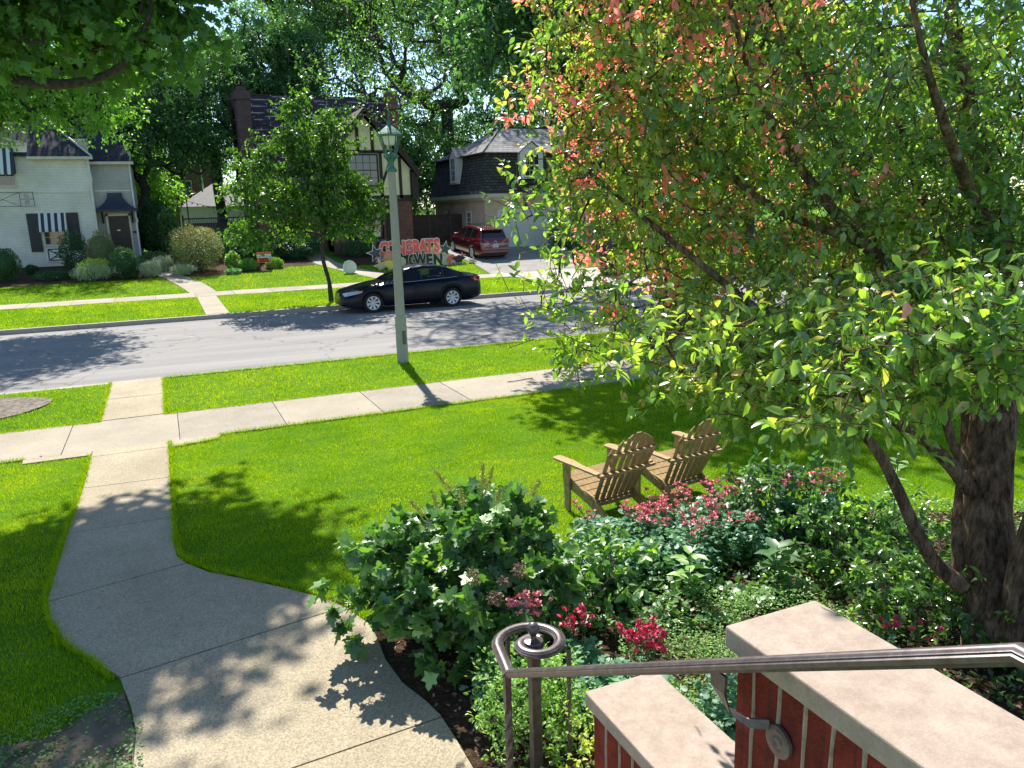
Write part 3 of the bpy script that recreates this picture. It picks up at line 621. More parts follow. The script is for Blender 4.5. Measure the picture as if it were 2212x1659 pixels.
# ---- brown fence between the houses
fn = empty('board_fence', (14.3,49.8,1.1), 'tall dark brown board fence between the timbered house and the brick garage', 'fence')
mb = MB()
for k in range(8): mb.box(k*.53, k*.53+.525, 0, .05, -.3, 1.85)
mb.build('boards', mat('brown_boards', (.075,.045,.04), .75, var=.35, vs=2.5), fn)
for k, x in enumerate((.0,1.75,3.2)):
    mb = MB(); mb.box(x, x+.14, -.05, .09, -.3, 1.98); mb.lathe([(.09,1.98),(.09,2.02),(.03,2.1),(.005,2.12)], 8, (x+.07,.02,0)); mb.build('post', mat('brown_post', (.09,.055,.05), .7) if k == 0 else bpy.data.materials['brown_post'], fn)
# ---- brick garage with mansard roof
ga = empty('mansard_garage', (0,0,0), 'tan brick garage with a dark mansard roof and white dormers beside the red vehicle', 'house')
XG = 18.42; YG = 45.7; gzb = .4
mb = MB(); mb.box(XG, 30, YG, 55.2, gzb, 3.98); mb.build('brick_wall', M_TANB, ga)
mb = MB(); mb.box(XG-.03, 30, YG-.03, 55.2, 3.08, 3.11); mb.build('band_course', M_TANB, ga)
mb = MB(); mb.box(XG-.35, 30.2, YG-.35, 55.6, 3.86, 4.10); mb.box(XG-.2,30,YG-.2,55.4,3.72,3.86); mb.build('cornice', M_CREAM, ga)
def mans():
    # mansard skirt: curved section, top at z 6.5 set back
    prof = [(0.0,4.10),(.10,4.45),(.24,4.95),(.36,5.5),(.46,6.1),(.50,6.5)]
    vs = []; x0, x1, y0, y1 = XG-.33, 30.2, YG-.33, 55.6
    for s, z in prof: vs += [(x0+s,y0+s,z),(x1-s,y0+s,z),(x1-s,y1-s,z),(x0+s,y1-s,z)]
    fs = []
    for i in range(len(prof)-1):
        for k in range(4): fs.append((4*i+k,4*i+(k+1)%4,4*i+4+(k+1)%4,4*i+4+k))
    return vs, fs
v_, f_ = mans(); mb = MB(); mb.add(v_, f_); mb.build('mansard', M_ROOFD, ga)
mb = MB(); x0, x1, y0, y1 = XG+.0, 29.9, YG+.0, 55.3; zt = 6.5
mb.add([(x0,y0,zt+.03),(x1,y0,zt+.03),(x1,y1,zt+.03),(x0,y1,zt+.03),(x0+3.2,y0+4.6,8.45),(x1-3.2,y0+4.6,8.45)],[(0,1,5,4),(1,2,5),(2,3,4,5),(3,0,4)]); mb.build('upper_roof', M_ROOFG, ga)
mb = MB(); mb.box(x0-.02,x1,y0-.1,y0,zt-.04,zt+.05); mb.box(x0-.1,x0-.02,y0-.1,y1,zt-.04,zt+.05); mb.tube([(x0,y0,zt+.06),(x0+3.2,y0+4.6,8.48),(x1-3.2,y0+4.6,8.48)],.05,6); mb.build('roof_trim', M_ROOFD, ga)
# front dormer
def dormer(c, w, zb, zt, pk, face, back, axis):
    mb = MB(); h = w/2
    pl = [(c-h,zb),(c+h,zb),(c+h,zt),(c,pk),(c-h,zt)]
    mb.plate(pl, axis, face, back); d = mb.build('dormer', M_WHITE, ga)
    r = MB()
    for sg in (-1,1):
        a0, a1 = (c, pk+.02), (c+sg*(h+.12), zt-.08)
        P = lambda q, a: (q[0], a, q[1]) if axis == 'y' else (a, q[0], q[1])
        r.add([P(a0,face-.08),P(a1,face-.08),P(a1,back+1.2),P(a0,back+1.2),P((a0[0],a0[1]+.06),face-.08),P((a1[0],a1[1]+.06),face-.08),P((a1[0],a1[1]+.06),back+1.2),P((a0[0],a0[1]+.06),back+1.2)],
              [(0,1,2,3),(4,7,6,5),(0,4,5,1),(1,5,6,2),(2,6,7,3),(3,7,4,0)])
    r.build('dormer_roof', M_ROOFG, d); return d
d1 = dormer(21.55, 1.55, 4.95, 6.55, 7.15, YG-.25, YG+1.6, 'y'); window(d1, 21.1, 22.0, YG-.25, 5.15, 6.4, None, 3, 4, .05)
d2 = dormer(50.3, 1.35, 4.85, 6.55, 7.1, XG-.28, XG+1.6, 'x'); window(d2, 49.9, 50.7, XG-.28, 5.05, 6.45, None, 3, 4, .05, axis='x')
mb = MB(); mb.box(XG+.95,XG+5.9,YG-.02,YG+.05,gzb,3.02)
for k in range(1,4): mb.box(XG+.95,XG+5.9,YG-.035,YG-.02,gzb+k*.65+.4,gzb+k*.65+.43)
mb.build('garage_door', mat('garage_door_paint', (.62,.62,.60), .6, var=.06, vs=2), ga)
mb = MB(); mb.box(XG+.83,XG+.94,YG-.05,YG+.05,gzb,3.12); mb.box(XG+5.91,XG+6.02,YG-.05,YG+.05,gzb,3.12); mb.box(XG+.94,XG+5.91,YG-.05,YG+.05,3.025,3.12); mb.build('door_frame', M_WHITE, ga)
window(ga, 48.1, 48.75, XG, 1.8, 3.0, None, 2, 4, .12, axis='x'); window(ga, 52.3, 53.0, XG, 1.5, 3.0, None, 2, 4, .12, axis='x')
mb = MB(); mb.tube([(XG-.3,55.3,3.9),(XG-.1,55.3,3.6),(XG-.08,55.3,1.0)],.055,8); mb.build('downspout', M_WHITE, ga)
lm = MB(); lm.box(-.06,.06,-.12,0,-.16,.12); lm.box(-.09,.09,-.14,.0,-.2,-.16)
o = lm.build('coach_lamp', M_BLACK, ga); o.location = (XG+2.75, YG-.03, 3.42)
m, nt, b = newmat('lamp_glow'); b.inputs['Emission Color'].default_value = (1,.62,.25,1); b.inputs['Emission Strength'].default_value = 7; b.inputs['Base Color'].default_value = (1,.8,.5,1)
lm = MB(); lm.ball((0,-.08,.17), .055); lm.build('bulb', m, o)
fb = MB(); fb.box(20.9,22.2,YG-.7,YG-.35,4.66,4.86); fb.build('window_box', M_DARKT, ga)
# brick wall right of the driveway garage (continues behind the leaves)
# ---- small white garage, brick house far back
sg = empty('hipped_shed', (4.6,64,1.25), 'small white garage with a grey hipped roof seen between the two houses', 'garage')
mb = MB(); mb.box(-2.9,2.9,0,6,-.5,2.75); mb.build('wall', M_WHITE, sg)
mb = MB(); mb.add([(-3.2,-.3,2.75),(3.2,-.3,2.75),(3.2,6.3,2.75),(-3.2,6.3,2.75),(-.3,3,4.55),(.3,3,4.55)],[(0,1,5,4),(1,2,5),(2,3,4,5),(3,0,4),(0,3,2,1)]); mb.build('roof', mat('light_grey_roof', (.23,.22,.225), .85, var=.2, vs=5), sg)
bh = empty('far_brick_house', (1.0,80,1.3), 'red brick house far back behind the hedge between the two front houses', 'house')
mb = MB(); mb.box(-3,5,0,8,-.5,7.5); mb.build('wall', M_REDB, bh)
mb = MB(); mb.add([(-3.4,-.4,7.5),(5.4,-.4,7.5),(5.4,8.4,7.5),(-3.4,8.4,7.5),(0,4,10),(2,4,10)],[(0,1,5,4),(1,2,5),(2,3,4,5),(3,0,4)]); mb.build('roof', M_ROOFG, bh)
mb = MB(); mb.tube([(3.2,-.1,0),(3.2,-.1,7.4)],.09,8); mb.build('downspout', M_WHITE, bh)
window(bh, 1.2, 2.2, 0, 3.6, 5.2)
# ---- lattice-top fence and arbor posts with string lights
lf = empty('lattice_fence', (1.4,53.5,1.25), 'grey board fence with a lattice top behind the large round shrub', 'fence')
mb = MB()
for k in range(26): mb.box(k*.16, k*.16+.15, 0, .03, -.3, 1.55)
mb.build('boards', mat('grey_boards', (.12,.105,.10), .8, var=.3, vs=3), lf)
mb = MB()
for k in range(36): mb.bar((k*.12,.015,1.56),(k*.12,.015,1.86),.02,.03)
mb.box(0,4.2,-.02,.05,1.84,1.92); mb.box(0,4.2,-.03,.05,1.54,1.6)
for x in (0,2.1,4.1): mb.box(x,x+.1,-.05,.06,-.3,2.1)
mb.build('lattice', bpy.data.materials['grey_boards'], lf)
sl = empty('string_lights', (.6,54.2,1.25), 'string of small lights hung between thin poles in the back garden', 'lights')
for x_, z_ in ((0,3.0),(1.2,3.1),(4.6,2.6)):
    mb = MB(); mb.tube([(x_,0,-.2),(x_,0,z_)],.04,6); mb.build('pole', M_DARKT, sl)
mb = MB()
for a, b2, za, zb in ((0,1.2,2.9,3.0),(1.2,4.6,3.0,2.5)):
    pts = [(a+(b2-a)*t, 0, za+(zb-za)*t-.35*4*t*(1-t)*.6) for t in np.linspace(0,1,12)]
    mb.tube(pts, .012, 4)
    for p in pts[1:-1]: mb.ball((p[0],0,p[2]-.06), .045, 6)
mb.build('bulbs', M_BLACK, sl)
# ------------------------------------------------------------------ vehicles
M_TYRE = mat('tyre', (.012,.012,.012), .85); M_RIM = mat('alloy', (.62,.62,.64), .35, .25); M_CHROME = mat('chrome', (.7,.7,.72), .12, 1.0)
M_SEAM = mat('panel_gap', (.004,.004,.004), .9); M_LAMPR = mat('red_lens', (.35,.006,.008), .12, coat=1); M_LAMPW = mat('clear_lens', (.55,.57,.6), .1, .3, coat=1)
M_AMBER = mat('amber_lens', (.75,.16,.02), .15, coat=1); M_PLASTIC = mat('black_plastic', (.012,.012,.013), .55)
M_CARGLASS = clearglass('car_glass', .38); M_DARKGLASS = glassmat('privacy_glass', (.008,.009,.011), .05)
def lerp(tab, x):
    xs = [t[0] for t in tab]; ys = [t[1] for t in tab]; return float(np.interp(x, xs, ys))
def wheel(parent, x, y, r, w, side, spokes, name='wheel'):
    """axle along y; side=-1: outer face toward -y"""
    t = MB(); prf = [(r*.66,-w/2),(r*.93,-w/2),(r,-w*.36),(r,w*.36),(r*.93,w/2),(r*.66,w/2)]
    t.lathe(prf, 32, (0,0,0), 'y', cap=False); o = t.build('tyre', M_TYRE, None, smooth=True)
    wo = bpy.data.objects.new(name, None); COL.objects.link(wo); wo.parent = parent; wo.location = (x, y, r); o.parent = wo
    m = MB(); yo = side*w/2
    # ring
    m.lathe([(r*.70,yo-side*.02),(r*.70,yo+side*.004),(r*.63,yo+side*.004),(r*.61,yo-side*.05)] if side < 0 else [(r*.61,yo-side*.05),(r*.63,yo+side*.004),(r*.70,yo+side*.004),(r*.70,yo-side*.02)], 32, (0,0,0), 'y', cap=False)
    for k in range(spokes):
        a = 2*PI*k/spokes+.2; ca, sa = math.cos(a), math.sin(a); t1 = (-sa, ca)
        def P(rr, tt, yy): return (ca*rr+t1[0]*tt, yy, sa*rr+t1[1]*tt)
        w0, w1 = (r*.06, r*.135) if spokes < 9 else (r*.045, r*.085)
        m.add([P(r*.12,-w0,yo-side*.03),P(r*.12,w0,yo-side*.03),P(r*.65,w1,yo-side*.004),P(r*.65,-w1,yo-side*.004),P(r*.12,-w0,yo-side*.06),P(r*.12,w0,yo-side*.06),P(r*.65,w1,yo-side*.04),P(r*.65,-w1,yo-side*.04)],
              [(0,1,2,3),(7,6,5,4),(0,4,5,1),(1,5,6,2),(2,6,7,3),(3,7,4,0)])
    m.lathe([(.002,yo-side*.05),(r*.17,yo-side*.05),(r*.17,yo-side*.012),(.002,yo-side*.008)], 16, (0,0,0), 'y')
    m.build('rim', M_RIM, wo, smooth=True)
    b = MB(); b.lathe([(.002,yo-side*.09),(r*.66,yo-side*.09),(r*.66,yo-side*.085),(.002,yo-side*.085)], 24, (0,0,0), 'y'); b.build('brake_disc', mat('brake', (.03,.03,.03), .6, .5) if 'brake' not in bpy.data.materials else bpy.data.materials['brake'], wo)
def car(root, L, top, belt, hw, sill, wheels, R, roofhw, glass_x, ws, rw, seams, paint, pillars, sglass, wsglass):
    """lofted body; x 0 front .. L rear, y across, z up. Returns nothing; adds body + glass parts"""
    xs = set(np.round(np.arange(0, L+.001, .045), 4)); xs |= {0.012, 0.03, L-.012, L-.03}
    for s in seams: xs |= {s-.008, s+.008}
    xs = np.array(sorted(x for x in xs if 0 <= x <= L))
    NJ = 17; P = np.zeros((len(xs), NJ, 3)); 
    for i, x in enumerate(xs):
        w = lerp(hw, x); hb = lerp(belt, x); ht = lerp(top, x); b0 = lerp(sill, x)
        for xw in wheels:
            dx = abs(x-xw)
            if dx < R: b0 = max(b0, R_W + math.sqrt(max(0, R*R-dx*dx))*1.0 - .0)
        b0 = min(b0, hb-.12)
        wr = min(lerp(roofhw, x), w-.05)
        s = [(w-.035, b0), (w-.005, b0+.05*(hb-b0)), (w+.0, b0+.35*(hb-b0)), (w-.004, b0+.6*(hb-b0)), (w-.03, b0+.84*(hb-b0)), (w-.05, b0+.93*(hb-b0)), (w-.075, hb)]
        # greenhouse side
        hs = max(hb+.004, ht-.05 if ht-hb > .2 else ht-.02)
        for t in (.08, .5, .86, 1.0):
            s.append(((w-.075)*(1-t)+wr*t, hb+(hs-hb)*t))
        s += [(wr-.05, hs+(ht-hs)*.62), (wr-.16, hs+(ht-hs)*.86), (wr*.62, ht-.005), (wr*.4, ht), (wr*.2, ht+.002), (0, ht+.003)]
        P[i] = [(x, a, z) for a, z in s]
    V = []; idx = {}
    def vid(store, i, j, sgn):
        key = (i, j if not (j == NJ-1) else j, sgn if j != NJ-1 else 1)
        if key not in store[1]: store[1][key] = len(store[0]); p = P[i, j]; store[0].append((p[0], p[1]*sgn, p[2]))
        return store[1][key]
    groups = {}
    for i in range(len(xs)-1):
        xm = (xs[i]+xs[i+1])/2; hgl = lerp(top, xm)-lerp(belt, xm)
        for j in range(NJ-1):
            k, mi = 'body', 0
            if 7 <= j <= 8 and hgl > .17:
                for n, (a, b2) in enumerate(glass_x):
                    if a < xm < b2: k = 'side_window%d' % n
                if k == 'body' and glass_x[0][0] < xm < glass_x[-1][1]: mi = 1
            if j >= 10 and ws[0] < xm < ws[1]: k = 'windshield'
            if j >= 10 and rw[0] < xm < rw[1]: k = 'rear_window'
            if k == 'body' and 1 <= j <= 6 and any(abs(xm-s) < .007 for s in seams): mi = 2
            for sgn in (1, -1):
                kk = k if not k.startswith('side') else k + ('L' if sgn > 0 else 'R')
                st = groups.setdefault(kk, ([], {}, [], []))
                q = [vid(st, i, j, sgn), vid(st, i+1, j, sgn), vid(st, i+1, j+1, sgn), vid(st, i, j+1, sgn)]
                if sgn < 0: q = q[::-1]
                st[2].append(tuple(q)); st[3].append(mi)
    st = groups['body']
    for i, fl in ((0, False), (len(xs)-1, True)):   # end caps
        ring = [vid(st, i, j, 1) for j in range(NJ)] + [vid(st, i, j, -1) for j in range(NJ-2, -1, -1)]
        st[2].append(tuple(ring if fl else ring[::-1])); st[3].append(0)
    body = None
    for k in ['body'] + [g for g in groups if g != 'body']:
        vs, _, fs, mi = groups[k]; me = bpy.data.meshes.new(k); me.from_pydata(vs, [], fs)
        if k == 'body': ms = [paint, pillars, M_SEAM]
        elif k == 'windshield': ms = [wsglass]
        elif k == 'rear_window': ms = [sglass]
        else: ms = [sglass]
        for m in ms: me.materials.append(m)
        me.polygons.foreach_set('material_index', mi); me.polygons.foreach_set('use_smooth', [True]*len(fs))
        bm = bmesh.new(); bm.from_mesh(me); bmesh.ops.recalc_face_normals(bm, faces=bm.faces); bm.to_mesh(me); bm.free()
        try: me.set_sharp_from_angle(angle=math.radians(42))
        except Exception: pass
        nm = 'side_window' if k.startswith('side') else k
        o = link(nm, me, root)
        if k == 'body': body = o
    # floor and inner arches
    mb = MB(); mb.box(.35, L-.35, -lerp(hw, L/2)+.12, lerp(hw, L/2)-.12, .22, .5)
    for xw in wheels: mb.box(xw-R*.95, xw+R*.95, -lerp(hw, xw)+.25, lerp(hw, xw)-.25, .3, .72)
    mb.build('underbody', M_PLASTIC, root)
    return body
R_W = .33
# ---- dark blue sedan: front toward -X, near side at y=25.7
sd_ = empty('parked_sedan', (5.3, 26.72, -.125), 'dark navy sedan parked at the far kerb facing left', 'car')
top = [(0,.56),(.03,.66),(.12,.72),(.35,.80),(.8,.90),(1.2,.965),(1.45,.995),(1.8,1.20),(2.15,1.365),(2.45,1.43),(2.9,1.475),(3.3,1.46),(3.7,1.385),(4.05,1.25),(4.35,1.125),(4.5,1.095),(4.78,1.08),(4.86,1.05),(4.93,.90)]
belt = [(0,.5),(.1,.62),(.5,.76),(1.0,.86),(1.45,.915),(2.5,.955),(3.6,1.0),(4.2,1.03),(4.6,1.02),(4.85,.98),(4.93,.84)]
hwt = [(0,.62),(.05,.70),(.2,.80),(.5,.88),(1.0,.915),(2.5,.925),(4.0,.915),(4.5,.87),(4.8,.80),(4.93,.70)]
sill = [(0,.26),(.2,.2),(.6,.19),(4.3,.2),(4.7,.27),(4.93,.36)]
rh = [(0,.5),(1.4,.70),(1.9,.62),(2.5,.58),(3.3,.58),(3.9,.6),(4.4,.66),(4.93,.6)]
M_NAVYC = mat('navy_car_paint', (.0015,.003,.012), .3, .0, .2, coat=.12)
car(sd_, 4.93, top, belt, hwt, sill, (.98, 3.78), .375, rh, [(1.78,2.68),(2.76,3.5),(3.56,3.98)], (1.47,2.22), (3.66,4.33), [1.42,2.72,3.62], M_NAVYC, M_PLASTIC, M_CARGLASS, M_CARGLASS)
for x in (.98, 3.78):
    for s_ in (-1, 1): wheel(sd_, x, s_*.82, .33, .21, s_, 8)
for s_ in (-1, 1):
    mb = MB(); mb.add([(.06,s_*.50,.60),(.13,s_*.71,.60),(.62,s_*.885,.70),(.62,s_*.875,.77),(.36,s_*.80,.785),(.10,s_*.52,.70),(.06,s_*.45,.5),(.3,s_*.5,.6)],[(0,1,2,3,4,5)]); 
    mb = MB(); 
    pts = [(.035,.50,.58),(.10,.735,.585),(.50,.895,.665),(.60,.900,.735),(.42,.86,.765),(.16,.70,.72),(.045,.50,.67)]
    mb.add([(p[0],s_*p[1],p[2]) for p in pts]+[(p[0]+.12,s_*(p[1]-.1),p[2]) for p in pts], [tuple(range(7))]+[(i,(i+1)%7,7+(i+1)%7,7+i) for i in range(7)]); mb.build('headlight', M_LAMPW, sd_)
    mb = MB(); pts = [(.52,.906,.675),(.60,.912,.69),(.66,.912,.755),(.54,.90,.755)]
    mb.add([(p[0],s_*p[1],p[2]) for p in pts]+[(p[0]+.03,s_*(p[1]-.08),p[2]) for p in pts], [tuple(range(4))]+[(i,(i+1)%4,4+(i+1)%4,4+i) for i in range(4)]); mb.build('indicator', M_AMBER, sd_)
    mb = MB(); pts = [(4.62,.855,.86),(4.86,.765,.84),(4.93,.62,.84),(4.92,.6,.98),(4.80,.78,1.0),(4.58,.862,.99)]
    mb.add([(p[0]+.008,s_*(p[1]+.012),p[2]) for p in pts]+[(p[0]-.1,s_*(p[1]-.08),p[2]) for p in pts], [tuple(range(6))]+[(i,(i+1)%6,6+(i+1)%6,6+i) for i in range(6)]); mb.build('tail_light', M_LAMPR, sd_)
    mb = MB(); mb.box(1.88,2.05,min(s_*.90,s_*1.06),max(s_*.90,s_*1.06),.97,1.09); mb.build('mirror', M_NAVYC, sd_, bevel=.03)
    for x in (2.45, 3.42): mb = MB(); mb.bar((x,s_*.935,.865),(x+.2,s_*.935,.875),.03,.025); mb.build('door_handle', M_NAVYC, sd_)
mb = MB(); yy = .862
for s_ in (-1,1):
    mb = MB()
    mb.tube([(1.62,s_*.862,.935),(2.5,s_*.862,.962),(3.5,s_*.855,1.005),(4.0,s_*.84,1.03)],.010,5); 
    mb.tube([(1.60,s_*.86,.94),(1.86,s_*.75,1.14),(2.2,s_*.66,1.325)],.009,5); mb.build('chrome_trim', M_CHROME, sd_)
mb = MB(); mb.box(-.012,.03,-.36,.36,.52,.66); gr = mb.build('grille', M_PLASTIC, sd_, bevel=.01)
mb = MB()
for z in (.54,.58,.62,.66): mb.bar((-.02,-.35,z),(-.02,.35,z),.012,.012)
mb.build('grille_bars', M_CHROME, gr)
mb = MB(); mb.box(2.35,2.75,.12,.55,.35,1.28); mb.box(2.35,2.75,-.55,-.12,.35,1.28); mb.box(2.62,2.72,.22,.45,1.2,1.38); mb.box(2.62,2.72,-.45,-.22,1.2,1.38); mb.box(3.35,3.9,-.6,.6,.35,1.0)
mb.build('seats', mat('dark_seat', (.02,.02,.022), .8), sd_, bevel=.03)
# ---- red suv on the driveway: nose toward +Y
sv = empty('red_sport_utility', (17.0, 46.15, .80), 'dark red sport utility vehicle on the driveway beside the brick garage', 'car')
sv.rotation_euler = (0, math.radians(5.0), -PI/2 + math.radians(1))
R_W = .37
top = [(0,.72),(.05,.86),(.3,1.02),(.8,1.12),(1.25,1.2),(1.7,1.48),(2.05,1.66),(2.5,1.76),(3.1,1.79),(3.8,1.78),(4.4,1.73),(4.62,1.67),(4.78,1.46),(4.93,1.20),(5.03,1.12),(5.1,.95)]
belt = [(0,.6),(.3,.86),(1.2,1.02),(2.5,1.06),(3.8,1.12),(4.6,1.16),(4.93,1.14),(5.03,1.06),(5.1,.84)]
hwt = [(0,.7),(.1,.82),(.4,.93),(1.0,.985),(2.5,.99),(4.0,.99),(4.5,.965),(4.85,.91),(5.0,.86),(5.1,.80)]
sill = [(0,.35),(.3,.27),(4.5,.28),(4.9,.34),(5.1,.42)]
rh = [(0,.6),(1.2,.78),(1.8,.70),(2.5,.64),(4.2,.64),(4.7,.70),(4.95,.74),(5.1,.7)]
M_REDC = mat('red_car_paint', (.12,.004,.016), .2, .2, .6, coat=1)
M_ROOFR = M_REDC
car(sv, 5.1, top, belt, hwt, sill, (.98, 4.0), .42, rh, [(1.72,2.55),(2.62,3.5),(3.57,4.3)], (1.28,2.1), (4.64,4.925), [1.6,2.58,3.54], M_REDC, M_PLASTIC, M_DARKGLASS, M_CARGLASS)
for x in (.98, 4.0):
    for s_ in (-1, 1): wheel(sv, x, s_*.88, .37, .23, s_, 10)
for s_ in (-1, 1):
    mb = MB(); pts = [(4.70,.952,1.0),(4.95,.895,.97),(5.07,.72,.96),(5.09,.40,.97),(5.07,.40,1.06),(5.03,.68,1.14),(4.86,.90,1.2),(4.66,.965,1.2)]
    n = len(pts); mb.add([(p[0]+.015,s_*(p[1]+.015),p[2]) for p in pts]+[(p[0]-.1,s_*(p[1]-.08),p[2]) for p in pts], [tuple(range(n))]+[(i,(i+1)%n,n+(i+1)%n,n+i) for i in range(n)]); tl = mb.build('tail_light', M_LAMPR, sv)
    mb = MB(); mb.tube([(5.11,s_*.40,.955),(5.09,s_*.74,.945),(4.98,s_*.905,.96),(4.74,s_*.97,.985)],.012,5); mb.build('lamp_trim', M_CHROME, tl)
    mb = MB(); mb.box(1.72,1.92,min(s_*.96,s_*1.2),max(s_*.96,s_*1.2),1.08,1.26); mb.build('mirror', M_PLASTIC, sv, bevel=.04)
    for x in (2.3, 3.2): mb = MB(); mb.bar((x,s_*1.0,.96),(x+.2,s_*1.0,.965),.03,.03); mb.build('door_handle', M_CHROME, sv)
    mb = MB(); mb.tube([(2.3,s_*.58,1.80),(2.5,s_*.60,1.83),(4.1,s_*.60,1.82),(4.3,s_*.58,1.77)],.015,5); mb.build('roof_rail', M_CHROME, sv)
mb = MB(); mb.tube([(5.115,-.8,.66),(5.125,-.5,.64),(5.125,.5,.64),(5.115,.8,.66)],.016,6); mb.build('bumper_trim', M_CHROME, sv)
mb = MB(); mb.box(4.95,5.14,-.80,.80,.40,.62); mb.build('rear_bumper', M_REDC, sv, bevel=.05)
mb = MB(); mb.box(5.08,5.125,-.17,.17,.74,.90); pl = mb.build('licence_plate', mat('plate_white', (.55,.62,.66), .4), sv)
mb = MB()
for k in range(7): mb.box(5.126,5.129,-.135+k*.042,-.112+k*.042,.785,.85)
mb.build('plate_digits', mat('plate_ink', (.03,.06,.2), .5), pl)
mb = MB(); mb.tube([(5.105,.075*math.cos(a),1.03+.075*math.sin(a)) for a in np.linspace(0,2*PI,17)],.009,5); mb.tube([(5.105,-.05,1.03),(5.105,.05,1.03)],.01,5); mb.build('badge', M_CHROME, sv)
mb = MB(); mb.bar((4.62,-.55,1.72),(4.85,-.55,1.64),.02,.03); mb.box(4.5,4.86,-.62,.62,1.67,1.71); mb.build('spoiler', M_REDC, sv, bevel=.01)
mb = MB(); mb.box(2.2,3.6,-.45,.45,1.785,1.80); mb.build('sunroof', M_DARKGLASS, sv)
# ------------------------------------------------------------------ near masonry and handrail
m, nt, b = newmat('limestone'); b.inputs['Roughness'].default_value = .85; spec(b, .2)
n1 = noise(nt, 16, 6, .75); n2 = noise(nt, 160, 3, .8); n3 = noise(nt, 2.5, 4)
c = ramp(nt, n1, [(.35, (.345,.27,.215)), (.66, (.46,.375,.305))])
n4 = noise(nt, 7, 6, .8); c = mixc(nt, .65, c, ramp(nt, n4, [(.34, (.86,.83,.8)), (.42, (1,1,1))]), 'MULTIPLY')
c = mixc(nt, .7, c, ramp(nt, n2, [(.3, (.82,)*3), (.7, (1.12,)*3)]), 'MULTIPLY'); c = mixc(nt, .5, c, ramp(nt, n3, [(.3, (.85,.82,.8)), (.7, (1.06,)*3)]), 'MULTIPLY')
nt.links.new(c, b.inputs['Base Color']); bump(nt, n2, b, .35, .003); M_LIME = m
M_WIRE = brickmat('wirecut_brick', (.24,.03,.018), (.16,.022,.014), (.14,.028,.018), .1, .4, .004, off=0, bs=.9, bd=.006, vs=14, fine=75, vmul=.6)
M_MORT = mat('mortar', (.34,.26,.20), .9, var=.3, vs=30, bs=.6, bscale=120)
cw = empty('stepped_cheek_wall', (1.55,0,0), 'red brick cheek wall with two stepped limestone copings beside the entry steps', 'wall')
def cp(x0, x1, y0, y1, z0, z1, name='coping'):
    mb = MB(); mb.box(x0-1.55, x1-1.55, y0, y1, z0, z1); return mb.build(name, M_LIME, cw, bevel=.006, seg=2)
cp(1.378,1.722,-.6,1.662,1.852,1.92)
cp(1.378,1.722,1.634,2.512,1.127,1.19)
def rod(y, z0, z1):   # raised mortar joint
    pass
mb = MB(); mb.box(-.145,.145,-.6,1.632,0,1.85); b1 = mb.build('upper_brickwork', M_WIRE, cw)
mb = MB(); mb.box(-.145,.145,1.632,2.485,0,1.125); mb.build('lower_brickwork', M_WIRE, cw)
mb = MB(); rr = random.Random(5)
for y in (1.56,1.46,1.365,1.27,1.17,1.07,.97,.87): mb.tube([(-.146,y+rr.uniform(-.003,.003),z) for z in np.linspace(1.2,1.848,9)], [.0062+rr.uniform(-.0015,.0015) for _ in range(9)], 6)
for y in (2.385,2.285,2.19,2.09,1.99,1.89,1.79): mb.tube([(-.146,y+rr.uniform(-.003,.003),z) for z in np.linspace(.3,1.122,9)], .0065, 6)
mb.build('mortar_joints', M_MORT, cw, smooth=True)
# steps, mostly below the frame
mb = MB()
for k in range(5): mb.box(-.4, 1.40, -.5, 2.45-.3*k-.0, .165*k-.02, .165*(k+1))
tag(mb.build('steps', M_SIDE), kind='structure')
# handrail
m, nt, b = newmat('bronze_paint'); b.inputs['Roughness'].default_value = .34; spec(b, .7); b.inputs['Metallic'].default_value = .35
n1 = noise(nt, 25, 5, .7); nt.links.new(ramp(nt, n1, [(.35, (.075,.055,.056)), (.62, (.13,.105,.107)), (.75, (.24,.21,.21))]), b.inputs['Base Color']); bump(nt, n1, b, .2, .002); M_BRZ = m
XR = 1.31
hr = empty('entry_handrail', (XR, 3.3, 0), 'bronze coloured iron handrail ending in a volute scroll on a newel post', 'railing')
def sweep(pts, prof, name, parent, closed_prof=True, taper=None, off=(XR,3.3,0)):
    """sweep a (side, up) profile along pts, world coords; up stays near +z"""
    pts = [Vector(p)-Vector(off) for p in pts]; vs = []; fs = []; n = len(prof)
    for i, p in enumerate(pts):
        if i == 0: d = pts[1]-p
        elif i == len(pts)-1: d = p-pts[-2]
        else: d = (pts[i+1]-p).normalized()+(p-pts[i-1]).normalized()
        d.normalize(); sdv = d.cross(Vector((0,0,1))).normalized(); u = sdv.cross(d).normalized(); k = 1 if taper is None else taper[i]
        for s, t in prof: vs.append(p+sdv*(s*k)+u*t)
    for i in range(len(pts)-1):
        for k in range(n): fs.append((i*n+k, i*n+(k+1)%n, (i+1)*n+(k+1)%n, (i+1)*n+k))
    fs += [tuple(range(n))[::-1], tuple((len(pts)-1)*n+k for k in range(n))]
    mb = MB(); mb.add(vs, fs); return mb.build(name, M_BRZ, parent, smooth=True)
RP = [(-.024,-.010),(-.026,.002),(-.021,.005),(-.021,.009),(-.016,.012),(-.014,.015),(-.008,.018),(0,.019),(.008,.018),(.014,.015),(.016,.012),(.021,.009),(.021,.005),(.026,.002),(.024,-.010),(.015,-.012),(.015,-.020),(-.015,-.020),(-.015,-.012)]
lo = (XR, 3.150, .925); hi = (XR, .79, 2.327)
sweep([(XR,-.8,2.327),hi,lo], RP, 'rail', hr)
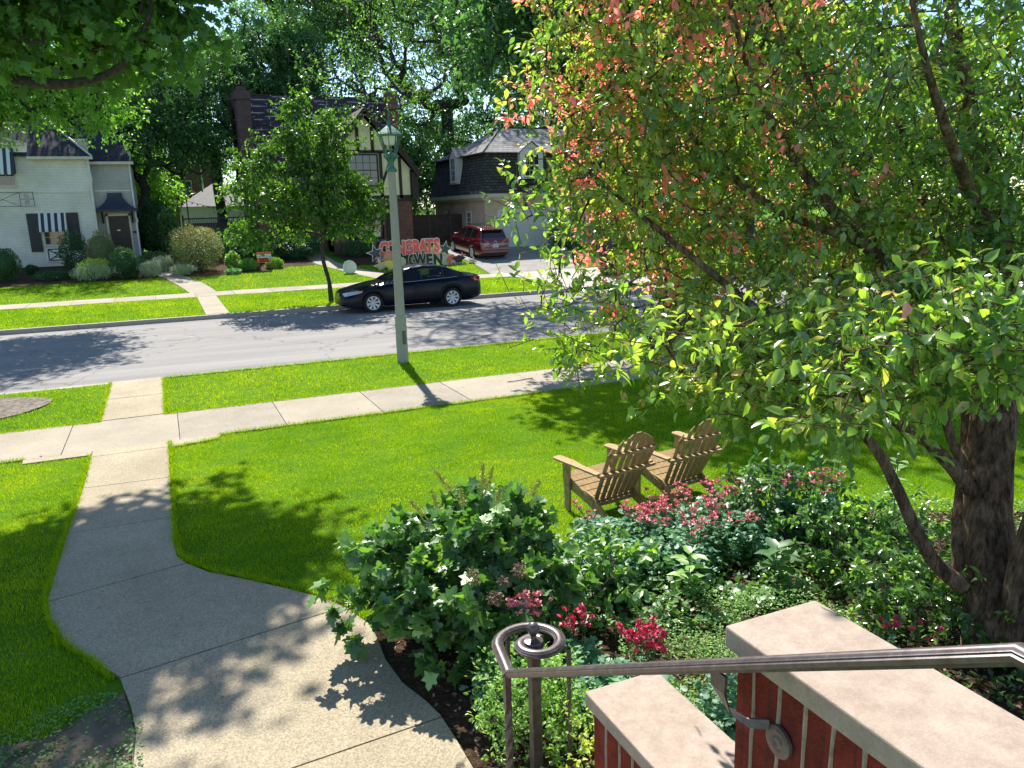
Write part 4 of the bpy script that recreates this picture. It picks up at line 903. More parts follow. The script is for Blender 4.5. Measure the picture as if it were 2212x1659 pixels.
# volute: leaves the low end of the rail, swings out and around, spirals inwards
vc = Vector((1.535, 3.345, 0)); pts = [(lo[0]-.004, lo[1]-.012, .925)]; tp = [1.0]
pts += [(1.325,3.235,.925)]; tp.append(1.05)
a0 = math.radians(178); 
for k in range(40):
    t = k/39; a = a0 - t*math.radians(520); r = .187*(1-t)**.75+.052*t if t < 1 else .05
    r = .19-(.19-.052)*min(1, t*1.25)**1.35
    pts.append((vc.x+r*math.cos(a), vc.y+r*math.sin(a), .925)); tp.append(1.0 if t < .6 else 1.0)
sweep(pts, RP, 'volute', hr, taper=[1.2]*len(tp))
mb = MB(); c0 = (vc.x-XR, vc.y-3.3, 0)
mb.lathe([(.055,.905),(.058,.925),(.05,.94),(.03,.945),(.016,.95),(.013,.965),(.02,.972),(.012,.978)], 20, c0); mb.ball((c0[0],c0[1],1.006), .034, 18); mb.build('finial', M_BRZ, hr, smooth=True)
mb = MB(); mb.box(c0[0]-.027,c0[0]+.027,c0[1]-.027,c0[1]+.027,.0,.905); mb.box(c0[0]-.035,c0[0]+.035,c0[1]-.035,c0[1]+.035,.86,.875); mb.build('newel', M_BRZ, hr, bevel=.003)
def twist(x, y, z0, z1, s=.0125, nm='baluster'):
    mb = MB(); vs = []; n = 60; fs = []
    for i in range(n+1):
        z = z0+(z1-z0)*i/n; a = PI/4+ (max(0, min(1, (z-.35)/.35))*PI*2.0)
        for k in range(4): vs.append((x-XR+s*1.41*math.cos(a+k*PI/2), y-3.3+s*1.41*math.sin(a+k*PI/2), z))
    for i in range(n):
        for k in range(4): fs.append((4*i+k,4*i+(k+1)%4,4*i+4+(k+1)%4,4*i+4+k))
    mb.add(vs, fs); return mb.build(nm, M_BRZ, hr)
twist(1.315,3.19,0,.90,.015); twist(1.455,3.50,0,.90,.009); twist(1.69,3.25,0,.90,.009)
# wall bracket with round rosette
yb = 1.60; zb = .925+(3.15-yb)*.594
mb = MB()
q = [(XR-1.31,yb-3.3,zb-.02),(XR-1.31,yb-3.3,zb-.075),(XR-1.31+.01,yb-3.3-.03,zb-.125),(XR-1.31+.045,yb-3.3-.075,zb-.15),(XR-1.31+.085,yb-3.3-.12,zb-.14)]
vs = []
for i, p in enumerate(q):
    wv = [.034,.030,.014,.012,.014][i]; a = [0,.0,.5,1.2,1.57][i]
    d = Vector((math.sin(a)*0, math.cos(a), 0)) if i < 2 else Vector((0, .4, .9)).normalized() if i > 2 else Vector((0,.9,.4)).normalized()
    nrm = Vector((.004,0,0)) if i < 2 else Vector((.0025,.0025,0))
    P_ = Vector(p); vs += [P_-d*wv-nrm, P_+d*wv-nrm, P_+d*wv+nrm, P_-d*wv+nrm]
fs = []
for i in range(4):
    for k in range(4): fs.append((4*i+k,4*i+(k+1)%4,4*i+4+(k+1)%4,4*i+4+k))
fs += [(3,2,1,0),(16,17,18,19)]
mb.add(vs, fs); br = mb.build('bracket', M_BRZ, hr)
mb = MB(); n = 28; cy, cz = yb-.12-3.3-.035, zb-.17
prf = [(.001,.012),(.012,.014),(.02,.009),(.040,.012),(.046,.009),(.048,.0),]
b_ = len(mb.v)
for r, h in prf:
    for k in range(n): a = 2*PI*k/n; mb.v.append((1.395-XR-h+.004, cy+r*math.cos(a), cz+r*math.sin(a)))
for i in range(len(prf)-1):
    for k in range(n): mb.f.append((i*n+k,i*n+(k+1)%n,(i+1)*n+(k+1)%n,(i+1)*n+k)); mb.mi.append(0)
mb.build('rosette', M_BRZ, br, smooth=True)
# ------------------------------------------------------------------ garden chairs
m, nt, b = newmat('weathered_teak'); b.inputs['Roughness'].default_value = .75; spec(b, .25)
tc = N(nt, 'ShaderNodeTexCoord'); mp = N(nt, 'ShaderNodeMapping'); mp.inputs['Scale'].default_value = (30, 5, 5); nt.links.new(tc.outputs['Object'], mp.inputs[0])
g1 = noise(nt, 3, 5, .7, mp.outputs[0]); nt.links.new(ramp(nt, g1, [(.3, (.22,.14,.06)), (.55, (.40,.28,.13)), (.75, (.52,.41,.26))]), b.inputs['Base Color']); bump(nt, g1, b, .3, .003); M_TEAK = m
def make_chair(loc, rz, label):
    o = empty('adirondack_chair', loc, label, 'chair', rz, 'adirondack chairs on the lawn')
    for s in (-1, 1):
        mb = MB(); x = s*.30; mb.plate([(.235,0),(.325,0),(.325,.22),(.345,.34),(.35,.545),(.235,.545)], 'x', x-.013, x+.013); mb.build('front_leg', M_TEAK, o, bevel=.003)
        mb = MB(); x = s*.268
        mb.plate([(.30,.37),(.335,.30),(.30,.24),(-.02,.155),(-.40,-.005),(-.46,.0),(-.44,.05),(-.10,.26),(.1,.30)], 'x', x-.012, x+.012)
        mb.build('stringer', M_TEAK, o, bevel=.003)
        mb = MB(); x = s*.345
        mb.prism([(x-.055,.40),(x-.02,.43),(x+.035,.43),(x+.065,.40),(x+.068,.18),(x+.035,-.02),(x+.02,-.30),(x-.045,-.31),(x-.05,.1)], .547, .569); mb.build('arm', M_TEAK, o, bevel=.004)
        mb = MB(); mb.plate([(.24,.54),(.34,.54),(.33,.42)], 'x', s*.315-.008, s*.315+.008); mb.build('arm_bracket', M_TEAK, o)
    mb = MB()
    for k in range(6):
        y = .30-k*.078; z = .385-k*.034 if k > 0 else .378; mb.bar((-.29,y,z),(.29,y,z),.077,.018, up=(0,-.4,1))
    mb.build('seat', M_TEAK, o, bevel=.002)
    y0, z0, y1, z1 = -.10, .155, -.50, .97
    for k in range(7):
        u = (k-3)/3; xb = u*.225; xt = u*.285; L = 1.0-.17*abs(u)**2.2; cv = .016*(abs(u)**2)
        dy, dz = (y1-y0)*L, (z1-z0)*L; w0, w1 = .0285, .0335
        y_0 = y0+cv; y_1 = y0+dy+cv*1.3
        nb = (0, .905*.016, .43*.016)
        slant = .035*u
        sx = .0
        def Q(xc, wd, y, z): return [(xc-wd,y,z),(xc+wd,y,z)]
        zt = z0+dz
        tl = (xt-w1, y_1, zt-max(0,-slant)*1.3-(.02 if u<0 else 0)); tr = (xt+w1, y_1, zt-max(0,slant)*1.3-(.02 if u>0 else 0))
        bl = (xb-w0, y_0, z0); b2r = (xb+w0, y_0, z0)
        f = [bl, b2r, tr, tl]; bk = [(p[0],p[1]+nb[1],p[2]+nb[2]) for p in f]
        mb = MB(); mb.add(f+bk, [(0,1,2,3),(7,6,5,4),(0,4,5,1),(1,5,6,2),(2,6,7,3),(3,7,4,0)]); mb.build('back_slat', M_TEAK, o, bevel=.003)
    for nm, t, hw2, wz, dpt in (('lower_cross_rail',.02,.28,.05,.02),('arm_cross_rail',.47,.36,.035,.07),('upper_cross_rail',.74,.29,.035,.022)):
        mb = MB(); pts = []; n = 9; yb2 = y0+(y1-y0)*t-.012; zb2 = z0+(z1-z0)*t
        front = []; back = []
        for i in range(n):
            u = -1+2*i/(n-1); x = u*hw2; cv = .016*abs(u)**2; front.append((x, yb2+cv)); back.append((x, yb2-.028-dpt*.4+cv*.9))
        mb.prism(front+back[::-1], zb2-wz*.4, zb2+wz*.4-.0); mb.build(nm, M_TEAK, o, bevel=.002)
    return o
make_chair((3.97,6.72,0), math.radians(9), 'slatted wooden adirondack chair on the lawn, the one nearer the front walk')
make_chair((4.87,6.78,0), math.radians(6), 'slatted wooden adirondack chair on the lawn, the one nearer the big leafy tree')
# ------------------------------------------------------------------ street lamp
M_POLE = mat('speckled_concrete', (.44,.41,.37), .85, c2=(.29,.275,.25), vs=55, bs=.5, bscale=120)
M_VERD = mat('verdigris', (.10,.25,.20), .6, c2=(.05,.13,.11), vs=9, metal=.2)
lp = empty('street_lamp', (4.46,16.05,0), 'concrete street lamp with a green copper lantern on the near parkway grass', 'street lamp')
lp.scale = (1, 1, .955)
mb = MB()
def oct_(r): return [(r*math.cos(PI/8+k*PI/4)/math.cos(PI/8), r*math.sin(PI/8+k*PI/4)/math.cos(PI/8)) for k in range(8)]
def stack(mb, secs):
    b_ = len(mb.v)
    for r, z in secs:
        for x, y in oct_(r): mb.v.append((x, y, z))
    n = len(secs)
    for i in range(n-1):
        for k in range(8): mb.f.append((b_+8*i+k,b_+8*i+(k+1)%8,b_+8*i+8+(k+1)%8,b_+8*i+8+k)); mb.mi.append(mb.cur)
    mb.f.append(tuple(b_+k for k in range(8))[::-1]); mb.mi.append(mb.cur); mb.f.append(tuple(b_+8*(n-1)+k for k in range(8))); mb.mi.append(mb.cur)
stack(mb, [(.113,-.1),(.110,.98),(.122,1.0),(.122,1.03),(.095,1.07),(.068,4.12)]); mb.build('pole', M_POLE, lp, smooth=False)
mb = MB(); mb.box(-.012,.062,-.118,-.108,.42,.72); o = mb.build('access_plate', mat('plate_metal', (.12,.12,.11), .5, .6), lp)
# lantern
mb = MB(); stack(mb, [(.10,4.12),(.105,4.15),(.085,4.19),(.055,4.24),(.05,4.34),(.075,4.38),(.06,4.40)]); 
for k in range(8):
    a = k*PI/4; c_, s_ = math.cos(a), math.sin(a)
    mb.tube([(.05*c_,.05*s_,4.32),(.09*c_,.09*s_,4.38),(.135*c_,.135*s_,4.42),(.15*c_,.15*s_,4.47)],[.015,.014,.012,.005],5)
mb.build('capital', M_VERD, lp, smooth=True)
mb = MB()
for k in range(8):
    a = PI/8+k*PI/4; c_, s_ = math.cos(a), math.sin(a)
    mb.tube([(.095*c_,.095*s_,4.40),(.195*c_,.195*s_,4.86)],.008,5); mb.tube([(.10*c_,.10*s_,4.42),(.16*c_,.16*s_,4.62),(.23*c_,.23*s_,4.92),(.25*c_,.25*s_,5.0)],.006,5)
stack(mb, [(.10,4.40),(.11,4.42),(.10,4.44)]); mb.build('cage', M_VERD, lp)
mb = MB(); stack(mb, [(.19,4.845),(.232,4.855),(.235,4.89),(.20,4.91)]); stack(mb, [(.215,4.91),(.12,5.0),(.05,5.06),(.035,5.09),(.04,5.10),(.022,5.15),(.004,5.33)]); mb.build('roof', M_VERD, lp)
mb = MB(); mb.lathe([(.06,4.66),(.105,4.68),(.135,4.75),(.15,4.86)], 20); mb.build('globe', mat('milk_glass', (.80,.78,.74), .25), lp, smooth=True)
mb = MB(); mb.lathe([(.07,4.44),(.07,4.50),(.03,4.52),(.03,4.66)], 12); mb.build('socket', M_VERD, lp)
for k in range(4): 
    a = PI/8+k*PI/2
mb = MB(); mb.ball((-.125,-.0,1.02), .014, 6); mb.ball((.125,-.0,1.02), .014, 6); mb.build('bolt', M_CHROME, lp)
# ------------------------------------------------------------------ yard signs
M_PINK = mat('coral_board', (.85,.12,.13), .6, var=.12, vs=25); M_BWHT = mat('white_board', (.72,.72,.70), .6); M_BBLK = mat('black_board', (.015,.017,.02), .5)
M_NSTAR = mat('slate_glitter', (.05,.06,.085), .4, var=.5, vs=60); M_GOLD = mat('gold_board', (.55,.50,.24), .5, var=.2, vs=60); M_STAKE = mat('wire_stake', (.35,.35,.35), .4, .8)
def textmesh(body, size, off, ext):
    cu = bpy.data.curves.new('t', 'FONT'); cu.body = body; cu.size = size; cu.offset = off; cu.extrude = ext; cu.align_x = 'CENTER'; cu.resolution_u = 3
    o = bpy.data.objects.new('t', cu); COL.objects.link(o); dg = bpy.context.evaluated_depsgraph_get(); me = bpy.data.meshes.new_from_object(o.evaluated_get(dg)); bpy.data.objects.remove(o); return me
def letter(ch, x, y, z, size, label, group, mf, mb_, rot=0, wsc=1.0):
    zz = gz(y); o = empty('yard_letter', (x, y, z), label, 'yard sign', 0, group)
    me = textmesh(ch, size, size*.088, .006); me.materials.append(mb_); p = link('backing', me, o); p.rotation_euler = (PI/2,rot,0); p.scale = (wsc,1,1)
    me = textmesh(ch, size, size*.054, .006); me.materials.append(mf); p = link('face', me, o); p.rotation_euler = (PI/2,rot,0); p.scale = (wsc,1,1); p.location = (0,-.013,0)
    mb = MB()
    for dx in (-size*.12, size*.12): mb.tube([(dx,.02,-(z-zz)-.05),(dx,.02,size*.3)], .005, 4)
    mb.build('stake', M_STAKE, o); return o
YS = 40.6
for k, ch in enumerate('CONGRATS'):
    x, _ = onY([830,847,866,884,901,916,930,946][k], 550, YS); z = onY(838, 551-.3*k, YS)[1]
    letter(ch, x, YS+.02*k, z-.0, .95, ['first', 'second', 'third', 'fourth', 'fifth', 'sixth', 'seventh', 'last'][k]+' coral letter of the CONGRATS yard sign, letter '+ch, 'coral letters of the congratulations sign', M_PINK, M_BWHT, wsc=.74)
for k, ch in enumerate('GWEN'):
    u = [892,908,927,946][k]; x, z = onY(u, 573-.3*k, YS-.35); letter(ch, x, YS-.35-.02*k, z, .82, 'black letter '+ch+' of the GWEN yard sign behind the sedan', 'black letters of the name sign', M_BBLK, M_BWHT, wsc=.84 if ch in 'EN' else .76)
def starpoly(r, n=5, inner=.42, a0=PI/2): return [((r if i % 2 == 0 else r*inner)*math.cos(a0+i*PI/n), (r if i % 2 == 0 else r*inner)*math.sin(a0+i*PI/n)) for i in range(2*n)]
def yshape(name, u, v, y, r, label, cat, mf, n=5, inner=.42, a0=PI/2, back=M_BWHT, group=None):
    x, z = onY(u, v, y); o = empty(name, (x, y, z), label, cat, 0, group); zz = gz(y)
    mb = MB(); mb.plate(starpoly(r, n, inner, a0), 'y', 0, .01); mb.build('backing', back, o)
    mb = MB(); mb.plate(starpoly(r*.84, n, inner, a0), 'y', -.012, 0); mb.build('face', mf, o)
    mb = MB(); mb.tube([(0,.02,-(z-zz)-.05),(0,.02,0)], .006, 4); mb.build('stake', M_STAKE, o); return o
g_ = 'star cutouts around the congratulations sign'
yshape('yard_star', 811, 547, YS-.1, .50, 'dark glitter star left of the first coral letter', 'yard sign', M_NSTAR, a0=PI/2+.25, group=g_)
yshape('yard_star', 961.5, 538, YS-.1, .46, 'dark glitter star right of the last coral letter', 'yard sign', M_NSTAR, a0=PI/2-.2, group=g_)
yshape('yard_star', 823, 574, YS-.9, .40, 'gold star at the lower left end of the yard sign', 'yard sign', M_GOLD, a0=PI/2+.3, group=g_)
yshape('yard_star', 834, 581, YS-1.0, .20, 'small navy star under the gold star', 'yard sign', M_BBLK, group=g_)
yshape('yard_star', 819, 562, YS-.6, .22, 'small coral star above the gold star', 'yard sign', M_PINK, a0=1.2, group=g_)
yshape('yard_star', 1021, 565, YS-.4, .30, 'cream star at the right end of the yard sign', 'yard sign', M_GOLD, a0=1.3, group=g_)
yshape('yard_star', 1014.5, 571, YS-.5, .17, 'small black star beside the year 2022', 'yard sign', M_BBLK, group=g_)
yshape('yard_star', 999, 553, YS-.4, .22, 'coral star behind the graduation cap, upper one', 'yard sign', M_PINK, a0=1.7, group=g_)
def fan(u, v, y, r, label, mf, n=16, core=None):
    x, z = onY(u, v, y); o = empty('paper_rosette', (x, y, z), label, 'yard sign', 0, 'rosettes of the yard sign'); zz = gz(y)
    mb = MB(); mb.plate(starpoly(r, n, .86), 'y', 0, .012); mb.build('petals', mf, o)
    if core:
        mb = MB(); mb.plate([(r*.3*math.cos(a), r*.3*math.sin(a)) for a in np.linspace(0,2*PI,17)[:-1]], 'y', -.015, 0); mb.build('centre', core, o)
    mb = MB(); mb.tube([(0,.02,-(z-zz)-.05),(0,.02,0)], .006, 4); mb.build('stake', M_STAKE, o); return o
M_FANP = stripemat('coral_pleats', (.70,.20,.12), (.62,.36,.26), .1, 0, .5); M_FANW = stripemat('ivory_pleats', (.62,.60,.48), (.40,.42,.33), .08, 0, .5)
fan(841, 560, YS-.55, .36, 'coral striped rosette under the first letters', M_FANP)
fan(868, 565, YS-.5, .25, 'ivory paper daisy between the lamp post and the first black letter', M_FANW, 14, M_GOLD)
fan(969.5, 565, YS-.45, .42, 'large ivory paper daisy right of the last black letter', M_FANW, 18, M_GOLD)
x, z = onY(841, 573, YS-.95); o = empty('yellow_ball', (x, YS-.95, z), 'round yellow disc sign below the coral rosette', 'yard sign')
mb = MB(); mb.lathe([(.24,0),(.25,.01),(.25,.02),(.24,.03)], 20, (0,0,0), 'y'); mb.build('disc', mat('yellow_board', (.70,.62,.10), .5), o); mb = MB(); mb.tube([(0,.03,-(z-gz(YS-.95))-.05),(0,.03,0)],.006,4); mb.build('stake', M_STAKE, o)
x, z = onY(990, 562, YS-.4); o = empty('graduation_cap_sign', (x, YS-.5, z), 'graduation cap cutout with coral tassel stars and the year 2022', 'yard sign')
mb = MB(); mb.plate([(-.42,.10),(0,.30),(.42,.12),(0,-.08)], 'y', 0, .012); mb.plate([(-.2,-.02),(.2,0),(.18,-.2),(-.16,-.2)], 'y', .013, .022); mb.build('cap', M_BBLK, o)
mb = MB(); mb.plate([(-.75,-.06),(-.6,.2),(-.3,.36),(-.22,.16),(-.42,.1),(-.48,-.3),(-.6,-.3),(-.58,-.02)], 'y', .024, .034); mb.build('tassel', M_PINK, o)
me = textmesh('2022', .42, .022, .006); me.materials.append(M_BWHT); p = link('year_backing', me, o); p.rotation_euler = (PI/2,0,0); p.location = (0,-.01,-.42)
me = textmesh('2022', .42, .006, .006); me.materials.append(M_BBLK); p = link('year', me, o); p.rotation_euler = (PI/2,0,0); p.location = (0,-.024,-.42)
mb = MB(); mb.tube([(0,.03,-(z-gz(YS-.5))-.05),(0,.03,0)],.006,4); mb.build('stake', M_STAKE, o)
x, z = onY(981, 566, YS-.45); o = empty('balloon_cutout', (x, YS-.42, z), 'brown and white leaf shaped cutout left of the graduation cap', 'yard sign')
mb = MB(); mb.plate([(-.05,-.45),(.08,-.1),(.16,.15),(.08,.32),(-.08,.3),(-.18,.1)], 'y', 0, .012); mb.build('face', mat('taupe_board', (.14,.11,.10), .6), o); mb = MB(); mb.tube([(0,.03,-(z-gz(YS-.4))-.05),(0,.03,0)],.006,4); mb.build('stake', M_STAKE, o)
# round glass garden disc
x, z = onY(755.5, 577.5, 39.3); o = empty('lawn_disc', (x, 39.3, z), 'round pale glass disc ornament standing on the lawn by the curved path', 'ornament')
mb = MB(); mb.lathe([(.02,-.02),(.24,-.02),(.30,-.035),(.345,-.01),(.345,.03),(.02,.03)], 28, (0,0,0), 'y'); mb.build('disc', mat('frosted_glass', (.62,.72,.64), .25), o, smooth=True)
mb = MB(); mb.lathe([(.225,-.034),(.245,-.04),(.245,-.03),(.225,-.03)], 28, (0,0,0), 'y'); mb.box(-.2,.2,-.05,.05,-.36,-.34); mb.build('rim', M_WHITE, o)
# orange lawn sign
x, z = onY(570.5, 555.5, 41.9); o = empty('lawn_sign', (x, 41.9, z), 'small orange and white lawn sign reading 2022 in the plant bed', 'sign'); o.rotation_euler = (0,0,.12)
mb = MB(); mb.box(-.36,.36,0,.01,-.27,.27); mb.build('board', mat('orange_board', (.72,.13,.055), .5), o)
mb = MB(); mb.box(-.36,.36,-.004,0,-.02,.14); bd = mb.build('white_band', M_BWHT, o)
mb = MB(); mb.lathe([(.002,-.012),(.11,-.012),(.11,-.006),(.002,-.006)],20,(.28,0,-.03),'y'); mb.build('seal', mat('pale_blue', (.35,.45,.5), .5), o)
mb = MB()
for k in range(9): mb.box(-.32+k*.055,-.285+k*.055,-.008,-.004,.035,.085)
mb.build('small_print', mat('blue_print', (.06,.12,.22), .5), bd)
me = textmesh('2022', .24, .012, .003); me.materials.append(mat('maroon', (.12,.01,.01), .5)); p = link('year', me, o); p.rotation_euler = (PI/2,0,0); p.location = (-.02,-.006,-.22)
mb = MB(); mb.tube([(-.25,.02,-.6),(-.25,.02,.2)],.006,4); mb.tube([(.25,.02,-.6),(.25,.02,.2)],.006,4); mb.build('stake', M_STAKE, o)
# small things on the ground
o = empty('path_light', (1.22,5.62,0), 'small black stake light at the edge of the front walk under the hydrangea', 'light')
mb = MB(); mb.lathe([(.012,-.05),(.012,.14),(.035,.145),(.04,.2),(.03,.21)], 12); mb.build('stake', M_BLACK, o)
mb = MB(); mb.tube([(5.55,12.95,.03),(5.72,12.93,.035),(5.95,13.0,.03),(6.1,13.03,.026)], .008, 5); tag(mb.build('twig', mat('orange_twig', (.35,.12,.05), .8)), 'thin reddish twig lying across the sidewalk', 'twig')
mb = MB(); mb.tube([(8.0,17.2,-.1),(8.05,17.3,.08),(8.4,17.5,.12),(9.0,17.3,-.02),(9.3,17.4,.06),(9.8,17.7,.1),(10.2,18.3,-.1),(10.25,19.0,-.1)], .012, 5); mb.tube([(8.4,17.5,.12),(8.7,17.3,.0),(9.0,17.0,.02)], .008, 4)
tag(mb.build('fallen_branch', M_DARKT), 'thin dark fallen branch on the street edge right of the lamp', 'branch')
M_DRY = leafmat('dry_leaves', [(0, (.20,.08,.05)), (1, (.36,.19,.12))], .2, .6, .3)
for (x, y, r, l) in ((-1.18,5.02,0.3,'larger dry brown leaf on the bare soil, right one of the pair'),(-1.36,4.98,2.2,'dry brown leaf on the bare soil, left one of the pair')):
    V, T, C = scatter(OVAL, np.array([[x,y,.03]]), np.array([[math.cos(r),math.sin(r),.12]]), np.array([[0,0.2,1.]]), np.array([.15]), np.array([.5]))
    tag(link('fallen_leaf', np_mesh('fallen_leaf', V, T, M_DRY, C)), l, 'leaf', 'dry leaves on the bare soil')
# ------------------------------------------------------------------ plants and trees
M_BARK = mat('bark', (.085,.065,.055), .9, c2=(.03,.024,.02), vs=14, bs=.8, bscale=30)
M_BARKF = mat('grey_bark', (.055,.048,.045), .9, c2=(.022,.02,.02), vs=6)
m, nt, b = newmat('scaly_bark'); b.inputs['Roughness'].default_value = .9; spec(b, .2)
tc = N(nt, 'ShaderNodeTexCoord'); mp = N(nt, 'ShaderNodeMapping'); mp.inputs['Scale'].default_value = (1, 1, .22); nt.links.new(tc.outputs['Object'], mp.inputs[0])
n1 = noise(nt, 26, 6, .75, mp.outputs[0]); n2 = noise(nt, 5, 4, .6)
c = ramp(nt, n1, [(.36, (.05,.032,.024)), (.5, (.20,.135,.095)), (.64, (.36,.27,.20))]); c = mixc(nt, .8, c, ramp(nt, n2, [(.35, (.45,.4,.36)), (.62, (1.15,1.0,.9))]), 'MULTIPLY')
nt.links.new(c, b.inputs['Base Color']); bump(nt, n1, b, 1.0, .03); M_BARKR = m
def greens(lo, hi, yl): return [(0, lo), (.55, hi), (1, yl)]
ML = {
 'maple': leafmat('maple_leaves', greens((0.037,0.105,0.027),(0.076,0.196,0.031),(0.170,0.340,0.034)), .52, .45, .4, tboost=1.9),
 'elm': leafmat('elm_leaves', greens((0.043,0.111,0.031),(0.085,0.204,0.037),(0.170,0.323,0.051)), .45, .4, .5),
 'dark': leafmat('dark_leaves', greens((0.034,0.10,0.045),(0.066,0.18,0.055),(0.17,0.34,0.07)), .45, .45, .5, tcol=(1.2,1.15,.6)),
 'young': leafmat('young_leaves', greens((0.051,0.145,0.024),(0.093,0.246,0.025),(0.170,0.374,0.034)), .5, .45, .4),
 'layered': leafmat('layered_leaves', greens((.028,.085,.012),(.065,.17,.016),(.17,.34,.03)), .5, .42, .5),
 'hydr': leafmat('hydrangea_leaves', greens((0.043,0.136,0.037),(0.085,0.221,0.037),(0.238,0.459,0.043)), .34, .42, .9),
 'colum': leafmat('columbine_leaves', greens((0.060,0.187,0.102),(0.102,0.289,0.145),(0.187,0.408,0.153)), .28, .45, .35),
 'spirea': leafmat('spirea_leaves', [(0,(0.119,0.289,0.051)),(.5,(0.238,0.459,0.068)),(.85,(0.374,0.561,0.085)),(1,(0.595,0.272,0.136))], .38, .45, .35),
 'gold': leafmat('golden_leaves', [(0,(0.204,0.374,0.034)),(.5,(0.510,0.600,0.051)),(1,(0.600,0.600,0.085))], .42, .45, .35),
 'box': leafmat('box_leaves', greens((0.020,0.085,0.024),(0.044,0.145,0.027),(0.102,0.255,0.034)), .25, .5, .35),
 'barb': leafmat('russet_leaves', [(0,(0.085,0.153,0.051)),(.5,(0.221,0.255,0.085)),(1,(0.442,0.238,0.119))], .3, .5, .35),
 'catm': leafmat('catmint_leaves', [(0,(0.238,0.374,0.221)),(.5,(0.374,0.510,0.340)),(1,(0.510,0.459,0.600))], .3, .6, .3),
 'crab': leafmat('crabapple_leaves', [(0,(.045,.12,.024)),(.38,(.095,.21,.03)),(.60,(.21,.35,.03)),(.72,(.30,.33,.05)),(.82,(.40,.26,.12)),(.90,(.62,.24,.20)),(1,(.74,.19,.19))], .50, .24, 1.0, tboost=2.5, tcol=(1.1,1.0,.75)),
 'cover': leafmat('cover_leaves', greens((0.068,0.187,0.034),(0.153,0.357,0.051),(0.306,0.544,0.085)), .35, .5, .35),
}
def shoots(C, n, cl, length, tm, size, droop, tint, outward, width=1.0, flat=.6, tsd=.18, seed=0):
    """n leaves around each cluster centre, set along short shoots"""
    r = np.random.default_rng(seed); m = len(C); ns = max(1, n//8); 
    base = np.repeat(C, ns, 0) + r.normal(size=(m*ns,3))*np.array([cl,cl,cl*flat])*.55
    od = np.repeat(outward, ns, 0) + r.normal(size=(m*ns,3))*.75; od[:,2] += .15; od /= np.linalg.norm(od, axis=1, keepdims=True)
    per = max(1, n//ns); t = r.uniform(-.15, 1, (m*ns, per)); p = base[:,None] + od[:,None]*(t[...,None]*length)
    p = p.reshape(-1,3) + r.normal(size=(m*ns*per,3))*length*.09
    dr = np.repeat(od, per, 0)*.5 + r.normal(size=p.shape)*.65; dr[:,2] -= droop
    up = r.normal(size=p.shape)*.55 + np.array([0,0,1.])
    tt = np.repeat(np.broadcast_to(tint, (m,)), ns*per) + r.normal(0, tsd, len(p))
    ls = size*r.uniform(.65, 1.2, len(p))
    return scatter(tm, p, dr, up, ls, np.clip(tt, 0, 1), width), (base, od*length)
def skeleton(path, rad0, C, seed, tip=.006, wander=.12, trunk_k=None):
    """limbs joining cluster centres to the trunk; returns V,T,C of the wood"""
    r = np.random.default_rng(seed); nodes = [np.array(p, float) for p in path]; par = [-1]+list(range(len(path)-1)); 
    st = max(1, len(path)//3)
    A = np.array(nodes); C = np.asarray(C); top = A[-1]
    order = np.argsort(np.linalg.norm(C-top, axis=1)); P = np.zeros((len(path)+len(C)*3, 3)); P[:len(path)] = A; n = len(path); depth = [0]*n
    for ci in order:
        c = C[ci]; d = P[st:n]-c; dist = np.sqrt((d**2).sum(1)) + np.maximum(0, P[st:n,2]-c[2])*.9 + np.array(depth[st:])*0.02
        k = int(np.argmin(dist))+st; a = P[k]; L = np.linalg.norm(c-a)
        last = k
        for t in (.35, .7, 1.0):
            q = a+(c-a)*t + (r.normal(size=3)*L*wander*(1-abs(2*t-1)) if t < 1 else 0); q[2] += L*.06*math.sin(PI*t)
            P[n] = q; par.append(last); depth.append(depth[last]+1); last = n; n += 1
    par = np.array(par); w = np.zeros(n); ch = np.bincount(par[par >= 0], minlength=n)
    w[ch == 0] = 1
    for i in range(n-1, 0, -1): 
        if w[i] == 0: w[i] = 1
        w[par[i]] += w[i]
    rad = tip + (w/max(w[0], 1))**.5*(rad0-tip)
    np_ = len(path)
    for i in range(np_): rad[i] = max(rad[i], rad0*(1-.5*i/np_))
    rad[0] *= 1.35
    i = np.arange(1, n); ra = np.minimum(rad[par[i]], np.where(i < np_, 99, rad[i]*1.5)); rb = rad[i]
    return limbs(P[par[i]], P[i], ra, rb, 7)
def sample(lobes, n, seed, shell=.4):
    r = np.random.default_rng(seed); out = []; nr = []
    ws = np.array([l[3]*l[4]*l[5] for l in lobes])**.8; ws = ws/ws.sum()
    for l, w in zip(lobes, ws):
        k = max(2, int(round(n*w))); d = r.normal(size=(k,3)); d /= np.linalg.norm(d, axis=1, keepdims=True)
        rr = r.uniform(0, 1, k)**shell; rr = np.clip(rr*(1+.10*np.sin(5*d[:,0]+l[0])*np.cos(4*d[:,1]+3*d[:,2])), 0, 1.08)
        out.append(np.array(l[:3]) + d*rr[:,None]*np.array(l[3:6])); nr.append(d)
    return np.concatenate(out), np.concatenate(nr)
